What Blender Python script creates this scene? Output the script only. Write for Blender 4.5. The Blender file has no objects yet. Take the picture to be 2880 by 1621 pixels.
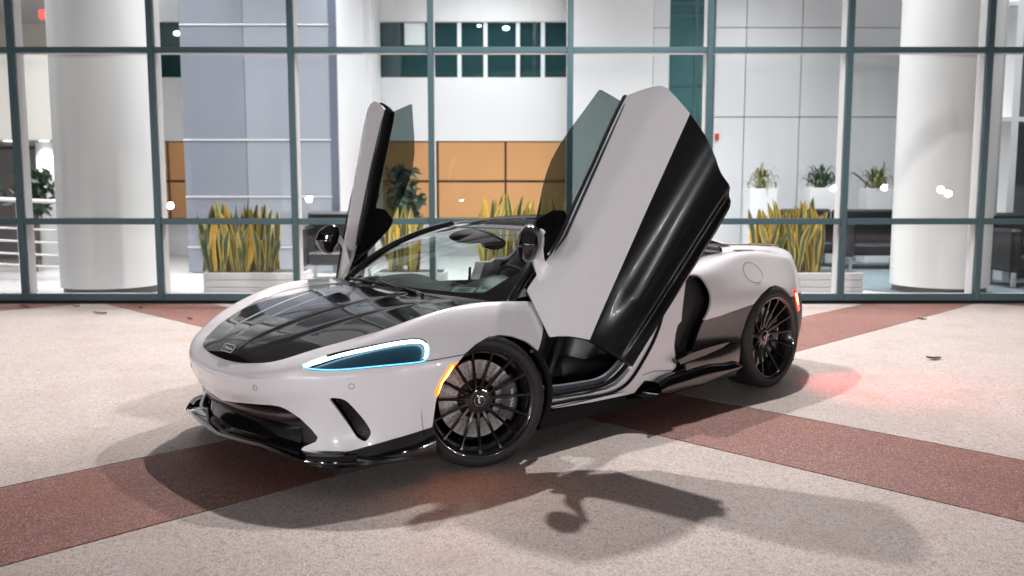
import bpy, math, random
import numpy as np
from math import sin, cos, pi, radians
from mathutils import Matrix, Vector
random.seed(7); RNG = np.random.default_rng(7)
scene = bpy.context.scene
COL = scene.collection

# ------------------------------------------------------------------ camera
F_PX, CAM_H, PITCH = 2414.6, 1.3375, 0.10738          # focal length for a 2880 px wide frame
CAR_X, CAR_Y, CAR_A = 0.194, 5.6863, 0.74808
cam_d = bpy.data.cameras.new('camera'); cam = bpy.data.objects.new('camera', cam_d); COL.objects.link(cam)
cam_d.sensor_width = 36.0; cam_d.lens = F_PX / 2880 * 36.0
cam_d.clip_start = 0.05; cam_d.clip_end = 600
cam.location = (0, 0, CAM_H); cam.rotation_euler = (pi / 2 - PITCH, 0, 0)
cam_d.dof.use_dof = True; cam_d.dof.focus_distance = 4.5; cam_d.dof.aperture_fstop = 2.0
scene.camera = cam
scene.render.resolution_x, scene.render.resolution_y = 1024, 576

# ------------------------------------------------------------------ world (night)
world = bpy.data.worlds.new('World'); scene.world = world; world.use_nodes = True
wn = world.node_tree.nodes; wl = world.node_tree.links
sky = wn.new('ShaderNodeTexSky'); sky.sky_type = 'NISHITA'; sky.sun_disc = False
sky.sun_elevation = radians(-6); sky.sun_rotation = radians(200)
wl.new(sky.outputs['Color'], wn['Background'].inputs['Color'])
wn['Background'].inputs['Strength'].default_value = 0.06

scene.view_settings.view_transform = 'Standard'; scene.view_settings.look = 'None'
scene.view_settings.exposure = 0.25; scene.view_settings.gamma = 1.0
scene.render.engine = 'CYCLES'
cy = scene.cycles
cy.use_denoising = True
cy.max_bounces = 10; cy.diffuse_bounces = 4; cy.glossy_bounces = 5; cy.transmission_bounces = 6; cy.transparent_max_bounces = 24
cy.sample_clamp_indirect = 6.0; cy.caustics_reflective = False; cy.caustics_refractive = False

# ------------------------------------------------------------------ lamps of the place (canopy and lobby) and added fill
def lamp(name, kind, loc, power, color=(1, 1, 1), size=0.1, aim=None, cone=150, blend=0.6, size_y=None):
    d = bpy.data.lights.new(name, kind); o = bpy.data.objects.new(name, d); COL.objects.link(o)
    o.location = loc; d.energy = power; d.color = color
    if kind == 'AREA':
        d.shape = 'RECTANGLE' if size_y else 'DISK'; d.size = size
        if size_y: d.size_y = size_y
    else: d.shadow_soft_size = size
    if kind == 'SPOT': d.spot_size = radians(cone); d.spot_blend = blend
    v = Vector(aim) - Vector(loc) if aim else Vector((0, 0, -1))
    o.rotation_euler = v.to_track_quat('-Z', 'Y').to_euler()
    return o
CANOPY_Z = 6.0
WARM = (1.0, 0.915, 0.885)
DOWN = [(1.98, 8.13, 1350, 118), (-0.50, 8.20, 1200, 118), (-5.0, 6.5, 950, 70), (5.4, 6.9, 380, 70), (-8.6, 7.2, 600, 76), (8.8, 7.2, 550, 76)]
for (x, y, p, c) in DOWN:
    lamp('canopy_downlight_beam', 'SPOT', (x, y, CANOPY_Z - 0.05), p, WARM, 0.085, None, c, 0.55)
LOBBY_Z = 7.2
for (x, y, p) in [(-6.5, 13.4, 190), (-2.2, 13.6, 190), (2.2, 13.6, 190), (6.6, 13.4, 190), (-0.5, 17, 110), (4.6, 15.8, 95), (-9.0, 17, 90)]:
    lamp('lobby_panel_light', 'AREA', (x, y, LOBBY_Z - 0.05), p, (0.97, 0.98, 1.0), 1.4).data.spread = radians(105)
for x in (-7.6, -3.6, 0.4, 4.2, 8.0):                   # unseen fill added inside the glass to brighten the round columns
    lamp('column_fill_light', 'AREA', (x, 10.98, LOBBY_Z - 0.06), 62, (0.98, 0.98, 1.0), 0.9, (x, 12.6, 0), size_y=0.2).data.spread = radians(80)
# low lamps across the drive, behind the camera; the facade mirrors them as pairs of bright dots
for (x, z, p) in [(-10.9, 1.12, 1100), (-6.5, 1.18, 900), (-1.75, 1.06, 290), (-1.60, 1.16, 290), (6.3, 1.2, 330), (10.2, 1.5, 330), (11.9, 1.55, 330), (13.7, 1.48, 330), (13.95, 1.36, 330)]:
    lamp('drive_lamp', 'POINT', (x, -6.2, z), p * 0.82, (1.0, 0.97, 0.97), 0.085)

# ------------------------------------------------------------------ materials
MATS = {}
def mat(name, color, rough=0.5, metal=0.0, coat=0.0, spec=0.5, emit=None, emit_s=0.0, noise=0.0, nscale=8.0, bump=0.0, bscale=60.0, coat_r=0.03):
    if name in MATS: return MATS[name]
    m = bpy.data.materials.new(name); m.use_nodes = True
    nt = m.node_tree; b = nt.nodes['Principled BSDF']
    b.inputs['Base Color'].default_value = (*color, 1); b.inputs['Roughness'].default_value = rough
    b.inputs['Metallic'].default_value = metal; b.inputs['Coat Weight'].default_value = coat
    b.inputs['Coat Roughness'].default_value = coat_r; b.inputs['Specular IOR Level'].default_value = spec
    if emit: b.inputs['Emission Color'].default_value = (*emit, 1); b.inputs['Emission Strength'].default_value = emit_s
    if noise or bump: tc = nt.nodes.new('ShaderNodeTexCoord')
    if noise:
        n = nt.nodes.new('ShaderNodeTexNoise'); n.inputs['Scale'].default_value = nscale; n.inputs['Detail'].default_value = 6
        nt.links.new(tc.outputs['Object'], n.inputs['Vector'])
        mx = nt.nodes.new('ShaderNodeMix'); mx.data_type = 'RGBA'
        mx.inputs[6].default_value = (*[c * (1 - noise) for c in color], 1); mx.inputs[7].default_value = (*[min(1, c * (1 + noise)) for c in color], 1)
        nt.links.new(n.outputs['Fac'], mx.inputs[0]); nt.links.new(mx.outputs[2], b.inputs['Base Color'])
    if bump:
        n2 = nt.nodes.new('ShaderNodeTexNoise'); n2.inputs['Scale'].default_value = bscale; n2.inputs['Detail'].default_value = 4
        nt.links.new(tc.outputs['Object'], n2.inputs['Vector'])
        bp = nt.nodes.new('ShaderNodeBump'); bp.inputs['Strength'].default_value = bump; bp.inputs['Distance'].default_value = 0.01
        nt.links.new(n2.outputs['Fac'], bp.inputs['Height']); nt.links.new(bp.outputs['Normal'], b.inputs['Normal'])
    MATS[name] = m; return m
def glass_mat(name, tint, ior=1.5, refl=(1, 1, 1), wav=0.0):
    if name in MATS: return MATS[name]
    m = bpy.data.materials.new(name); m.use_nodes = True; nt = m.node_tree; nt.nodes.clear()
    out = nt.nodes.new('ShaderNodeOutputMaterial'); tr = nt.nodes.new('ShaderNodeBsdfTransparent'); gl = nt.nodes.new('ShaderNodeBsdfGlossy')
    tr.inputs['Color'].default_value = (*tint, 1); gl.inputs['Color'].default_value = (*refl, 1); gl.inputs['Roughness'].default_value = 0.0
    ge = nt.nodes.new('ShaderNodeNewGeometry'); dt = nt.nodes.new('ShaderNodeVectorMath'); dt.operation = 'DOT_PRODUCT'
    nt.links.new(ge.outputs['Incoming'], dt.inputs[0]); nt.links.new(ge.outputs['Normal'], dt.inputs[1])
    def mth(op, x, v):
        n_ = nt.nodes.new('ShaderNodeMath'); n_.operation = op; nt.links.new(x, n_.inputs[1 if op == 'SUBTRACT' else 0]); n_.inputs[0 if op == 'SUBTRACT' else 1].default_value = v; return n_
    f0 = ((ior - 1) / (ior + 1)) ** 2
    q = mth('ABSOLUTE', dt.outputs['Value'], 0); q = mth('SUBTRACT', q.outputs[0], 1.0); q = mth('POWER', q.outputs[0], 5.0); q = mth('MULTIPLY', q.outputs[0], 1 - f0); fr = mth('ADD', q.outputs[0], f0)
    mx = nt.nodes.new('ShaderNodeMixShader')
    nt.links.new(fr.outputs[0], mx.inputs[0]); nt.links.new(tr.outputs[0], mx.inputs[1]); nt.links.new(gl.outputs[0], mx.inputs[2])
    if wav:
        tc = nt.nodes.new('ShaderNodeTexCoord'); n = nt.nodes.new('ShaderNodeTexNoise'); n.inputs['Scale'].default_value = 0.7
        nt.links.new(tc.outputs['Object'], n.inputs['Vector'])
        bp = nt.nodes.new('ShaderNodeBump'); bp.inputs['Strength'].default_value = wav; bp.inputs['Distance'].default_value = 0.02
        nt.links.new(n.outputs['Fac'], bp.inputs['Height']); nt.links.new(bp.outputs['Normal'], gl.inputs['Normal'])
    nt.links.new(mx.outputs[0], out.inputs['Surface']); MATS[name] = m; return m
def aggregate(name, base, dark, warm, pale, joint=1.0):
    m = bpy.data.materials.new(name); m.use_nodes = True; nt = m.node_tree; b = nt.nodes['Principled BSDF']
    N = nt.nodes.new; L = nt.links.new
    tc = N('ShaderNodeTexCoord')
    def noise(sc, det=3):
        n = N('ShaderNodeTexNoise'); n.inputs['Scale'].default_value = sc; n.inputs['Detail'].default_value = det; n.inputs['Roughness'].default_value = 0.7
        L(tc.outputs['Object'], n.inputs['Vector']); return n.outputs['Fac']
    def ramp(fac, a, bb):
        r = N('ShaderNodeMapRange'); r.inputs[1].default_value = a; r.inputs[2].default_value = bb; L(fac, r.inputs[0]); return r.outputs[0]
    def mix(fac, a, c):
        x = N('ShaderNodeMix'); x.data_type = 'RGBA'; L(fac, x.inputs[0])
        if isinstance(a, tuple): x.inputs[6].default_value = (*a, 1)
        else: L(a, x.inputs[6])
        x.inputs[7].default_value = (*c, 1); return x.outputs[2]
    vo = N('ShaderNodeTexVoronoi'); vo.inputs['Scale'].default_value = 220; L(tc.outputs['Object'], vo.inputs['Vector'])
    sep = N('ShaderNodeSeparateColor'); L(vo.outputs['Color'], sep.inputs[0])
    c = mix(ramp(sep.outputs[0], 0.55, 1.0), base, pale)
    c = mix(ramp(sep.outputs[1], 0.72, 0.95), c, dark)
    c = mix(ramp(sep.outputs[2], 0.80, 0.98), c, warm)
    vo2 = N('ShaderNodeTexVoronoi'); vo2.inputs['Scale'].default_value = 60; L(tc.outputs['Object'], vo2.inputs['Vector'])
    sep2 = N('ShaderNodeSeparateColor'); L(vo2.outputs['Color'], sep2.inputs[0])
    c = mix(ramp(sep2.outputs[0], 0.8, 1.25), c, dark)
    c = mix(ramp(noise(2.2, 5), 0.52, 0.95), c, tuple(v * 0.80 for v in warm))
    c = mix(ramp(noise(0.6, 6), 0.5, 1.0), c, tuple(v * 0.60 for v in base))
    L(c, b.inputs['Base Color']); b.inputs['Roughness'].default_value = 0.55
    bp = N('ShaderNodeBump'); bp.inputs['Strength'].default_value = 0.35; bp.inputs['Distance'].default_value = 0.004
    L(vo.outputs['Distance'], bp.inputs['Height']); L(bp.outputs['Normal'], b.inputs['Normal'])
    MATS[name] = m; return m

# ------------------------------------------------------------------ mesh helpers
class Me:
    def __init__(s, V=None, F=None, N=None, mi=None):
        s.V = np.zeros((0, 3)) if V is None else np.asarray(V, float); s.F = [] if F is None else list(F); s.N = N; s.mi = mi
    def add(s, o, mi=0):
        if s.mi is None: s.mi = [0] * len(s.F)
        k = len(s.V); s.V = np.concatenate([s.V, o.V]); s.F += [tuple(i + k for i in f) for f in o.F]; s.mi += [mi] * len(o.F); s.N = None
        return s
    def tf(s, f): s.V = np.array([f(v) for v in s.V]); return s
def grid(P, close=False):
    nu, nv = P.shape[:2]; V = P.reshape(-1, 3); F = []
    for i in range(nu - 1):
        for j in range(nv - 1 + (1 if close else 0)):
            jj = (j + 1) % nv; F.append((i * nv + j, (i + 1) * nv + j, (i + 1) * nv + jj, i * nv + jj))
    return Me(V, F)
def link(name, me, mats, parent=None, smooth=True, angle=None):
    md = bpy.data.meshes.new(name); md.from_pydata([tuple(v) for v in me.V], [], me.F)
    for m in (mats if isinstance(mats, (list, tuple)) else [mats]): md.materials.append(m)
    if me.mi: md.polygons.foreach_set('material_index', me.mi)
    if smooth: md.polygons.foreach_set('use_smooth', [True] * len(md.polygons))
    md.update()
    if smooth and me.N is not None: md.normals_split_custom_set_from_vertices([tuple(n) for n in me.N])
    elif smooth and angle: md.set_sharp_from_angle(angle=radians(angle))
    o = bpy.data.objects.new(name, md); COL.objects.link(o)
    if parent: o.parent = parent
    return o
def empty(name, loc=(0, 0, 0), rz=0.0, parent=None):
    o = bpy.data.objects.new(name, None); o.location = loc; o.rotation_euler = (0, 0, rz); o.empty_display_size = 0.2; COL.objects.link(o)
    if parent: o.parent = parent
    return o
def tag(o, label, cat, group=None):
    o['label'] = label; o['category'] = cat
    if group: o['group'] = group
    return o
def struct(o): o['kind'] = 'structure'; return o
def box(x0, x1, y0, y1, z0, z1, bev=0.0):
    if not bev:
        V = [(x, y, z) for x in (x0, x1) for y in (y0, y1) for z in (z0, z1)]
        return Me(V, [(0, 1, 3, 2), (4, 6, 7, 5), (0, 4, 5, 1), (2, 3, 7, 6), (0, 2, 6, 4), (1, 5, 7, 3)])
    b = bev; V = []; idx = {}
    for sx in (0, 1):
        for sy in (0, 1):
            for sz in (0, 1):
                X, Y, Z = (x0, x1)[sx], (y0, y1)[sy], (z0, z1)[sz]; ix, iy, iz = X + b * (1 - 2 * sx), Y + b * (1 - 2 * sy), Z + b * (1 - 2 * sz)
                for k, v in enumerate(((X, iy, iz), (ix, Y, iz), (ix, iy, Z))): idx[sx, sy, sz, k] = len(V); V.append(v)
    F = []
    I = lambda a, bb, c, k: idx[a, bb, c, k]
    F += [(I(0,0,0,0), I(0,0,1,0), I(0,1,1,0), I(0,1,0,0)), (I(1,0,0,0), I(1,1,0,0), I(1,1,1,0), I(1,0,1,0))]
    F += [(I(0,0,0,1), I(1,0,0,1), I(1,0,1,1), I(0,0,1,1)), (I(0,1,0,1), I(0,1,1,1), I(1,1,1,1), I(1,1,0,1))]
    F += [(I(0,0,0,2), I(0,1,0,2), I(1,1,0,2), I(1,0,0,2)), (I(0,0,1,2), I(1,0,1,2), I(1,1,1,2), I(0,1,1,2))]
    for s in (0, 1):
        for t in (0, 1):
            F.append((I(0,s,t,1), I(1,s,t,1), I(1,s,t,2), I(0,s,t,2))); F.append((I(s,0,t,0), I(s,1,t,0), I(s,1,t,2), I(s,0,t,2))); F.append((I(s,t,0,0), I(s,t,1,0), I(s,t,1,1), I(s,t,0,1)))
    for a in (0, 1):
        for c in (0, 1):
            for d in (0, 1): F.append((I(a,c,d,0), I(a,c,d,1), I(a,c,d,2)))
    me = Me(V, F); fix(me); return me
def fix(me):                                            # outward winding for convex shapes
    c = me.V.mean(0); F = []
    for f in me.F:
        p = me.V[list(f)]; n = np.cross(p[1] - p[0], p[2] - p[0]); F.append(f if n @ (p.mean(0) - c) >= 0 else tuple(reversed(f)))
    me.F = F; return me
def tube(path, r, n=8, cap=True):
    P = np.asarray(path, float); T = np.gradient(P, axis=0); T /= np.linalg.norm(T, axis=1)[:, None] + 1e-12
    up = np.array([0, 0, 1.0]); up = up if abs(T[0] @ up) < 0.95 else np.array([0, 1.0, 0])
    r = np.broadcast_to(r, (len(P),)); G = np.zeros((len(P), n, 3))
    a = np.cross(T[0], up); a /= np.linalg.norm(a)
    for i in range(len(P)):
        a = a - (a @ T[i]) * T[i]; a /= np.linalg.norm(a); b = np.cross(T[i], a)
        for k in range(n): G[i, k] = P[i] + r[i] * (cos(2 * pi * k / n) * a + sin(2 * pi * k / n) * b)
    m = grid(G, True); m.F = [tuple(reversed(f)) for f in m.F]
    if cap: m.F += [tuple(range(n)), tuple(reversed(range((len(P) - 1) * n, len(P) * n)))]
    return m
def lathe(prof, n=48, axis='y'):                        # prof: (axial, radius)
    G = np.zeros((len(prof), n, 3))
    for i, (a, r) in enumerate(prof):
        for k in range(n):
            t = 2 * pi * k / n
            G[i, k] = (r * cos(t), a, r * sin(t)) if axis == 'y' else (r * cos(t), r * sin(t), a)
    return grid(G, True)
def spl(pts, n=None, u=None, t=None):                   # natural cubic spline through pts
    P = np.asarray(pts, float)
    if t is None:
        t = np.concatenate([[0], np.cumsum(np.linalg.norm(np.diff(P, axis=0), axis=1))]); t = t / t[-1]
    if u is None: u = np.linspace(0, 1, n)
    m = len(P)
    if m == 2: return P[0] + (P[1] - P[0]) * np.asarray(u).reshape((-1,) + (1,) * (P.ndim - 1))
    h = np.diff(t); A = np.zeros((m, m)); B = np.zeros((m,) + P.shape[1:])
    A[0, 0] = A[-1, -1] = 1
    for i in range(1, m - 1):
        A[i, i - 1] = h[i - 1]; A[i, i] = 2 * (h[i - 1] + h[i]); A[i, i + 1] = h[i]
        B[i] = 6 * ((P[i + 1] - P[i]) / h[i] - (P[i] - P[i - 1]) / h[i - 1])
    M = np.linalg.solve(A, B.reshape(m, -1)).reshape(B.shape)
    k = np.clip(np.searchsorted(t, u, side='right') - 1, 0, m - 2); sh = (-1,) + (1,) * (P.ndim - 1)
    a = ((t[k + 1] - u) / h[k]).reshape(sh); b = ((u - t[k]) / h[k]).reshape(sh); hh = (h[k] ** 2).reshape(sh)
    return a * P[k] + b * P[k + 1] + ((a ** 3 - a) * M[k] + (b ** 3 - b) * M[k + 1]) * hh / 6
def loft(G, nu, nv):                                    # G[row, col, 3] -> dense grid [nu, nv, 3]
    G = np.asarray(G, float)
    d = np.linalg.norm(np.diff(G, axis=0), axis=2).mean(1); t = np.concatenate([[0], np.cumsum(d)]); t /= t[-1]
    H = spl(G, nu, t=t)
    d = np.linalg.norm(np.diff(G, axis=1), axis=2).mean(0); t = np.concatenate([[0], np.cumsum(d)]); t /= t[-1]
    return spl(H.transpose(1, 0, 2), nv, t=t).transpose(1, 0, 2)
def vnormals(me):
    N = np.zeros_like(me.V)
    for n in set(len(f) for f in me.F):
        Fa = np.array([f for f in me.F if len(f) == n]); P = me.V[Fa]
        fn = np.cross(P[:, 1] - P[:, 0], P[:, 2] - P[:, 0]) if n == 3 else np.cross(P[:, 2] - P[:, 0], P[:, 3] - P[:, 1])
        for k in range(n): np.add.at(N, Fa[:, k], fn)
    return N / (np.linalg.norm(N, axis=1)[:, None] + 1e-15)
def tris(me):
    F = []
    for f in me.F:
        for k in range(1, len(f) - 1): F.append((f[0], f[k], f[k + 1]))
    return Me(me.V, F, me.N)
def clip(me, s):                                        # keep the part of a triangle mesh where s < 0
    s = np.where(np.abs(s) < 1e-9, 1e-9, s); V = [*me.V]; N = [*me.N] if me.N is not None else None; F = []; cache = {}
    def cut(i, j):
        key = (i, j) if i < j else (j, i)
        if key not in cache:
            a, b = key; w = s[a] / (s[a] - s[b]); cache[key] = len(V); V.append(me.V[a] + w * (me.V[b] - me.V[a]))
            if N is not None: n = me.N[a] + w * (me.N[b] - me.N[a]); N.append(n / np.linalg.norm(n))
        return cache[key]
    for f in me.F:
        k = [i for i in f if s[i] < 0]
        if len(k) == 3: F.append(f)
        elif len(k) == 1:
            i = f.index(k[0]); a, b, c = f[i], f[(i + 1) % 3], f[(i + 2) % 3]; F.append((a, cut(a, b), cut(a, c)))
        elif len(k) == 2:
            i = [q for q in range(3) if s[f[q]] >= 0][0]; a, b, c = f[i], f[(i + 1) % 3], f[(i + 2) % 3]
            F.append((b, c, cut(a, c))); F.append((b, cut(a, c), cut(a, b)))
    used = sorted(set(i for f in F for i in f)); mp = {u: k for k, u in enumerate(used)}
    return Me(np.array([V[u] for u in used]).reshape(-1, 3), [tuple(mp[i] for i in f) for f in F], None if N is None else np.array([N[u] for u in used]).reshape(-1, 3))
def sdf(P, poly):                                       # signed distance to a polygon, negative inside
    P = np.asarray(P, float); Q = np.asarray(poly, float); d = np.full(len(P), 1e9); ins = np.zeros(len(P), bool)
    for a, b in zip(Q, np.roll(Q, -1, 0)):
        e = b - a; w = P - a; t = np.clip((w @ e) / (e @ e + 1e-15), 0, 1); d = np.minimum(d, np.linalg.norm(w - t[:, None] * e, axis=1))
        c = ((a[1] > P[:, 1]) != (b[1] > P[:, 1])); xx = (b[0] - a[0]) * (P[:, 1] - a[1]) / (b[1] - a[1] + 1e-15) + a[0]; ins ^= c & (P[:, 0] < xx)
    return np.where(ins, -d, d)
def smooth_poly(pts, n=80):                             # closed smooth outline
    P = list(pts); k = len(P); Q = np.array(P[-3:] + P + P[:3], float)
    t = np.arange(len(Q)) / (len(Q) - 1.0); u = np.linspace(3, 3 + k, n, endpoint=False) / (len(Q) - 1.0); return spl(Q, u=u, t=t)
def skirt(me, th):                                      # give a clipped panel an inward edge
    cnt = {}
    for f in me.F:
        for a, b in zip(f, f[1:] + f[:1]): cnt[(a, b)] = cnt.get((a, b), 0) + 1
    be = [(a, b) for (a, b) in cnt if (b, a) not in cnt]
    ids = sorted(set(i for e in be for i in e)); k = len(me.V); mp = {i: k + q for q, i in enumerate(ids)}; m2 = {i: k + len(ids) + q for q, i in enumerate(ids)}
    Nn = me.N if me.N is not None else vnormals(me)
    V = np.concatenate([me.V, me.V[ids], me.V[ids] - th * Nn[ids]]); F = me.F + [(mp[b], mp[a], m2[a], m2[b]) for a, b in be]
    side = np.zeros((len(ids), 3)); pos = {i: q for q, i in enumerate(ids)}
    for a, b in be:
        n = np.cross(me.V[b] - me.V[a], Nn[a]); side[pos[a]] += n; side[pos[b]] += n
    side /= np.linalg.norm(side, axis=1)[:, None] + 1e-12
    return Me(V, F, np.concatenate([Nn, side, side]))
def mirrored(me):
    return Me(me.V * [1, -1, 1], [tuple(reversed(f)) for f in me.F], None if me.N is None else me.N * [1, -1, 1], me.mi)
def joined(a, b):
    k = len(a.V); return Me(np.concatenate([a.V, b.V]), a.F + [tuple(i + k for i in f) for f in b.F], None if a.N is None else np.concatenate([a.N, b.N]))
def pair(name, me, m, parent):
    return link(name, me, m, parent), link(name, mirrored(me), m, parent)
def flatpoly(pts, y, th=0.02, axis='y'):                # side-view (x, z) outline at plane y, thick towards -y
    P = [(p[0], y, p[1]) for p in pts]; n = len(P); V = P + [(p[0], y - th, p[1]) for p in pts]
    F = [tuple(range(n)), tuple(reversed(range(n, 2 * n)))] + [(i, i + n, (i + 1) % n + n, (i + 1) % n) for i in range(n)]
    area = sum(pts[i][0] * pts[(i + 1) % n][1] - pts[(i + 1) % n][0] * pts[i][1] for i in range(n))
    if area > 0: F = [tuple(reversed(f)) for f in F]
    return Me(V, F)
def text_mesh(name, body, size, extrude=0.001):
    c = bpy.data.curves.new(name, 'FONT'); c.body = body; c.size = size; c.extrude = extrude; c.align_x = 'CENTER'; c.align_y = 'CENTER'
    o = bpy.data.objects.new(name, c); COL.objects.link(o); dg = bpy.context.evaluated_depsgraph_get(); dg.update()
    m = bpy.data.meshes.new_from_object(o.evaluated_get(dg)); V = np.array([tuple(v.co) for v in m.vertices]); F = [tuple(p.vertices) for p in m.polygons]
    bpy.data.objects.remove(o); bpy.data.curves.remove(c); bpy.data.meshes.remove(m); return Me(V, F)
def at(dx, dy, Y):                                      # a point on the plane y = Y seen at picture position (2576 px wide)
    x = (dx * 1.118 - 1440) / F_PX; u = -(dy * 1.118 - 810.5) / F_PX
    d = (x, cos(PITCH) + u * sin(PITCH), u * cos(PITCH) - sin(PITCH)); t = Y / d[1]; return (d[0] * t, Y, CAM_H + d[2] * t)
def ax(dx, dy, Y): return at(dx, dy, Y)[0]
def az(dy, Y): return at(1288, dy, Y)[2]
# ================================================================== pavement
pale = aggregate('pale_aggregate', (0.50, 0.455, 0.440), (0.20, 0.17, 0.165), (0.46, 0.32, 0.23), (0.68, 0.64, 0.63))
redc = aggregate('red_aggregate', (0.225, 0.088, 0.075), (0.055, 0.022, 0.024), (0.30, 0.12, 0.045), (0.52, 0.36, 0.34))
joint_m = mat('dark_joint', (0.03, 0.028, 0.027), 0.9)
FY = 10.58
ground = struct(link('ground', box(-160, 160, -120, FY, -0.3, -0.012), mat('outer_paving', (0.30, 0.28, 0.27), 0.8, noise=0.2, nscale=3), None, False))
pave = struct(link('pavement', box(-26, 26, -22, FY - .002, -0.010, -0.006), joint_m, None, False))
def half(poly, ylim):
    out = []
    for (a, b) in zip(poly, poly[1:] + poly[:1]):
        ia, ib = a[1] < ylim, b[1] < ylim
        if ia: out.append(a)
        if ia != ib: t = (ylim - a[1]) / (b[1] - a[1]); out.append((a[0] + t * (b[0] - a[0]), ylim))
    return out
us = []; vs = []
for k in range(-4, 5):
    us += [(3.905 + 7.8 * k, 4.835 + 7.8 * k, 1), (4.835 + 7.8 * k, 11.705 + 7.8 * k, 0)]; vs += [(3.425 + 7.8 * k, 4.375 + 7.8 * k, 1), (4.375 + 7.8 * k, 11.225 + 7.8 * k, 0)]
g_ = 0.006
for (u0, u1, ub) in us:
    for (v0, v1, vb) in vs:
        c = [((u - v) / 2 ** .5, (u + v) / 2 ** .5) for u, v in ((u0 + g_, v0 + g_), (u1 - g_, v0 + g_), (u1 - g_, v1 - g_), (u0 + g_, v1 - g_))]
        cx_, cy_ = np.mean([p[0] for p in c]), np.mean([p[1] for p in c])
        if abs(cx_) > 18 or cy_ < -14 or min(p[1] for p in c) > FY - .1: continue
        c = half(c, FY - .03)
        if len(c) < 3: continue
        n = len(c); me = Me([(p[0], p[1], 0.0) for p in c] + [(p[0], p[1], -.02) for p in c], [tuple(range(n))] + [(i + n, (i + 1) % n + n, (i + 1) % n, i) for i in range(n)])
        link('paving_band' if (ub or vb) else 'paving_slab', me, redc if (ub or vb) else pale, pave, False)

# ================================================================== glass facade
teal = mat('teal_frame', (0.036, 0.078, 0.094), 0.45, 0.1, noise=0.08, nscale=3)
inframe = mat('inner_frame', (0.60, 0.58, 0.58), 0.45)
pane_m = glass_mat('facade_glass', (0.955, 0.975, 0.975), 1.32, wav=0.0)
black_m = mat('base_shadow_gap', (0.01, 0.01, 0.011), 0.8)
fac = tag(empty('glass_facade', (0, FY, 0)), 'tall glass front of the lobby with dark teal frames', 'glass facade')
MX = [-0.984 + 1.689 * k for k in range(-5, 7)]; TZ = [0.081, 1.02, 3.083, 5.15, 7.2]
for x in MX:
    link('mullion', box(x - .036, x + .036, 0, .06, .040, 7.3, .004), teal, fac, False); link('inner_mullion', box(x - .036, x + .036, .075, .24, .04, 7.3), inframe, fac, False)
for i, (xa, xb) in enumerate(zip(MX[:-1], MX[1:])):
    for z, h in zip(TZ, (.042, .038, .034, .04, .04)):
        link('sill_rail' if z < .5 else 'transom', box(xa + .0385, xb - .0385, .004, .058, z - h, z + h, .004), teal, fac, False)
        link('inner_transom', box(xa + .038, xb - .038, .075, .20, z - h + .006, z + h - .006 if z > .5 else .115), inframe, fac, False)
    for za, zb in zip(TZ[:-1], TZ[1:]):
        p = link('pane', box(-.81, .81, -.004, .004, -(zb - za) / 2 + .03, (zb - za) / 2 - .03), pane_m, fac, False)
        p.location = ((xa + xb) / 2, .0665, (za + zb) / 2); p.rotation_euler = (RNG.normal() * .0012, 0, RNG.normal() * .0012)
link('base_gap', box(-9.5, 9.3, .02, .06, 0.001, .0395), black_m, fac, False)

# ================================================================== canopy over the forecourt, lobby shell
soff = mat('canopy_soffit', (0.13, 0.128, 0.128), 0.7)
can = struct(link('canopy', box(-13, 13, -7, FY - .1, CANOPY_Z, CANOPY_Z + .3), soff, None, False))
for (x, y, p, c) in DOWN:
    r = lathe([(CANOPY_Z - .001, .16), (CANOPY_Z - .012, .15), (CANOPY_Z - .010, .10), (CANOPY_Z - .001, .09)], 28, 'z'); r.V = r.V + [x, y, 0]; link('downlight_ring', r, inframe, can)
white_w = mat('lobby_white', (0.78, 0.78, 0.79), 0.55, noise=.03, nscale=.8)
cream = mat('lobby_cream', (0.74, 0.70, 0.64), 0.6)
struct(link('lobby_floor', box(-13, 13, FY + .03, 25, -.2, 0.0), mat('lobby_floor_stone', (0.60, 0.57, 0.56), 0.25, noise=.1, nscale=2), None, False))
crp = [(4.3, 18), (4.55, 12.75), (5.45, 11.55), (6.2, 11.2), (12, 11.0), (12, 18)]
struct(link('lobby_carpet', Me([(x, y, .012) for x, y in crp] + [(x, y, .001) for x, y in crp], [tuple(reversed(range(6)))] + [(i, (i + 1) % 6, (i + 1) % 6 + 6, i + 6) for i in range(6)]), mat('blue_grey_carpet', (0.10, 0.135, 0.15), 0.95, noise=.55, nscale=5, bump=.4, bscale=200), None, False))
struct(link('lobby_ceiling', box(-13, 13, FY + .25, 25, LOBBY_Z, LOBBY_Z + .2), white_w, None, False))
for nm, b in (('lobby_side_wall', (-13.2, -13, FY, 25)), ('lobby_side_wall', (13, 13.2, FY, 25))): struct(link(nm, box(b[0], b[1], b[2], b[3], 0, LOBBY_Z), white_w, None, False))
struct(link('lobby_rear_wall', box(-13, 13, 25, 25.2, 0, LOBBY_Z), cream, None, False))
struct(link('upper_front', box(-13, 13, FY + .02, FY + .3, 7.35, 9), soff, None, False))

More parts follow.
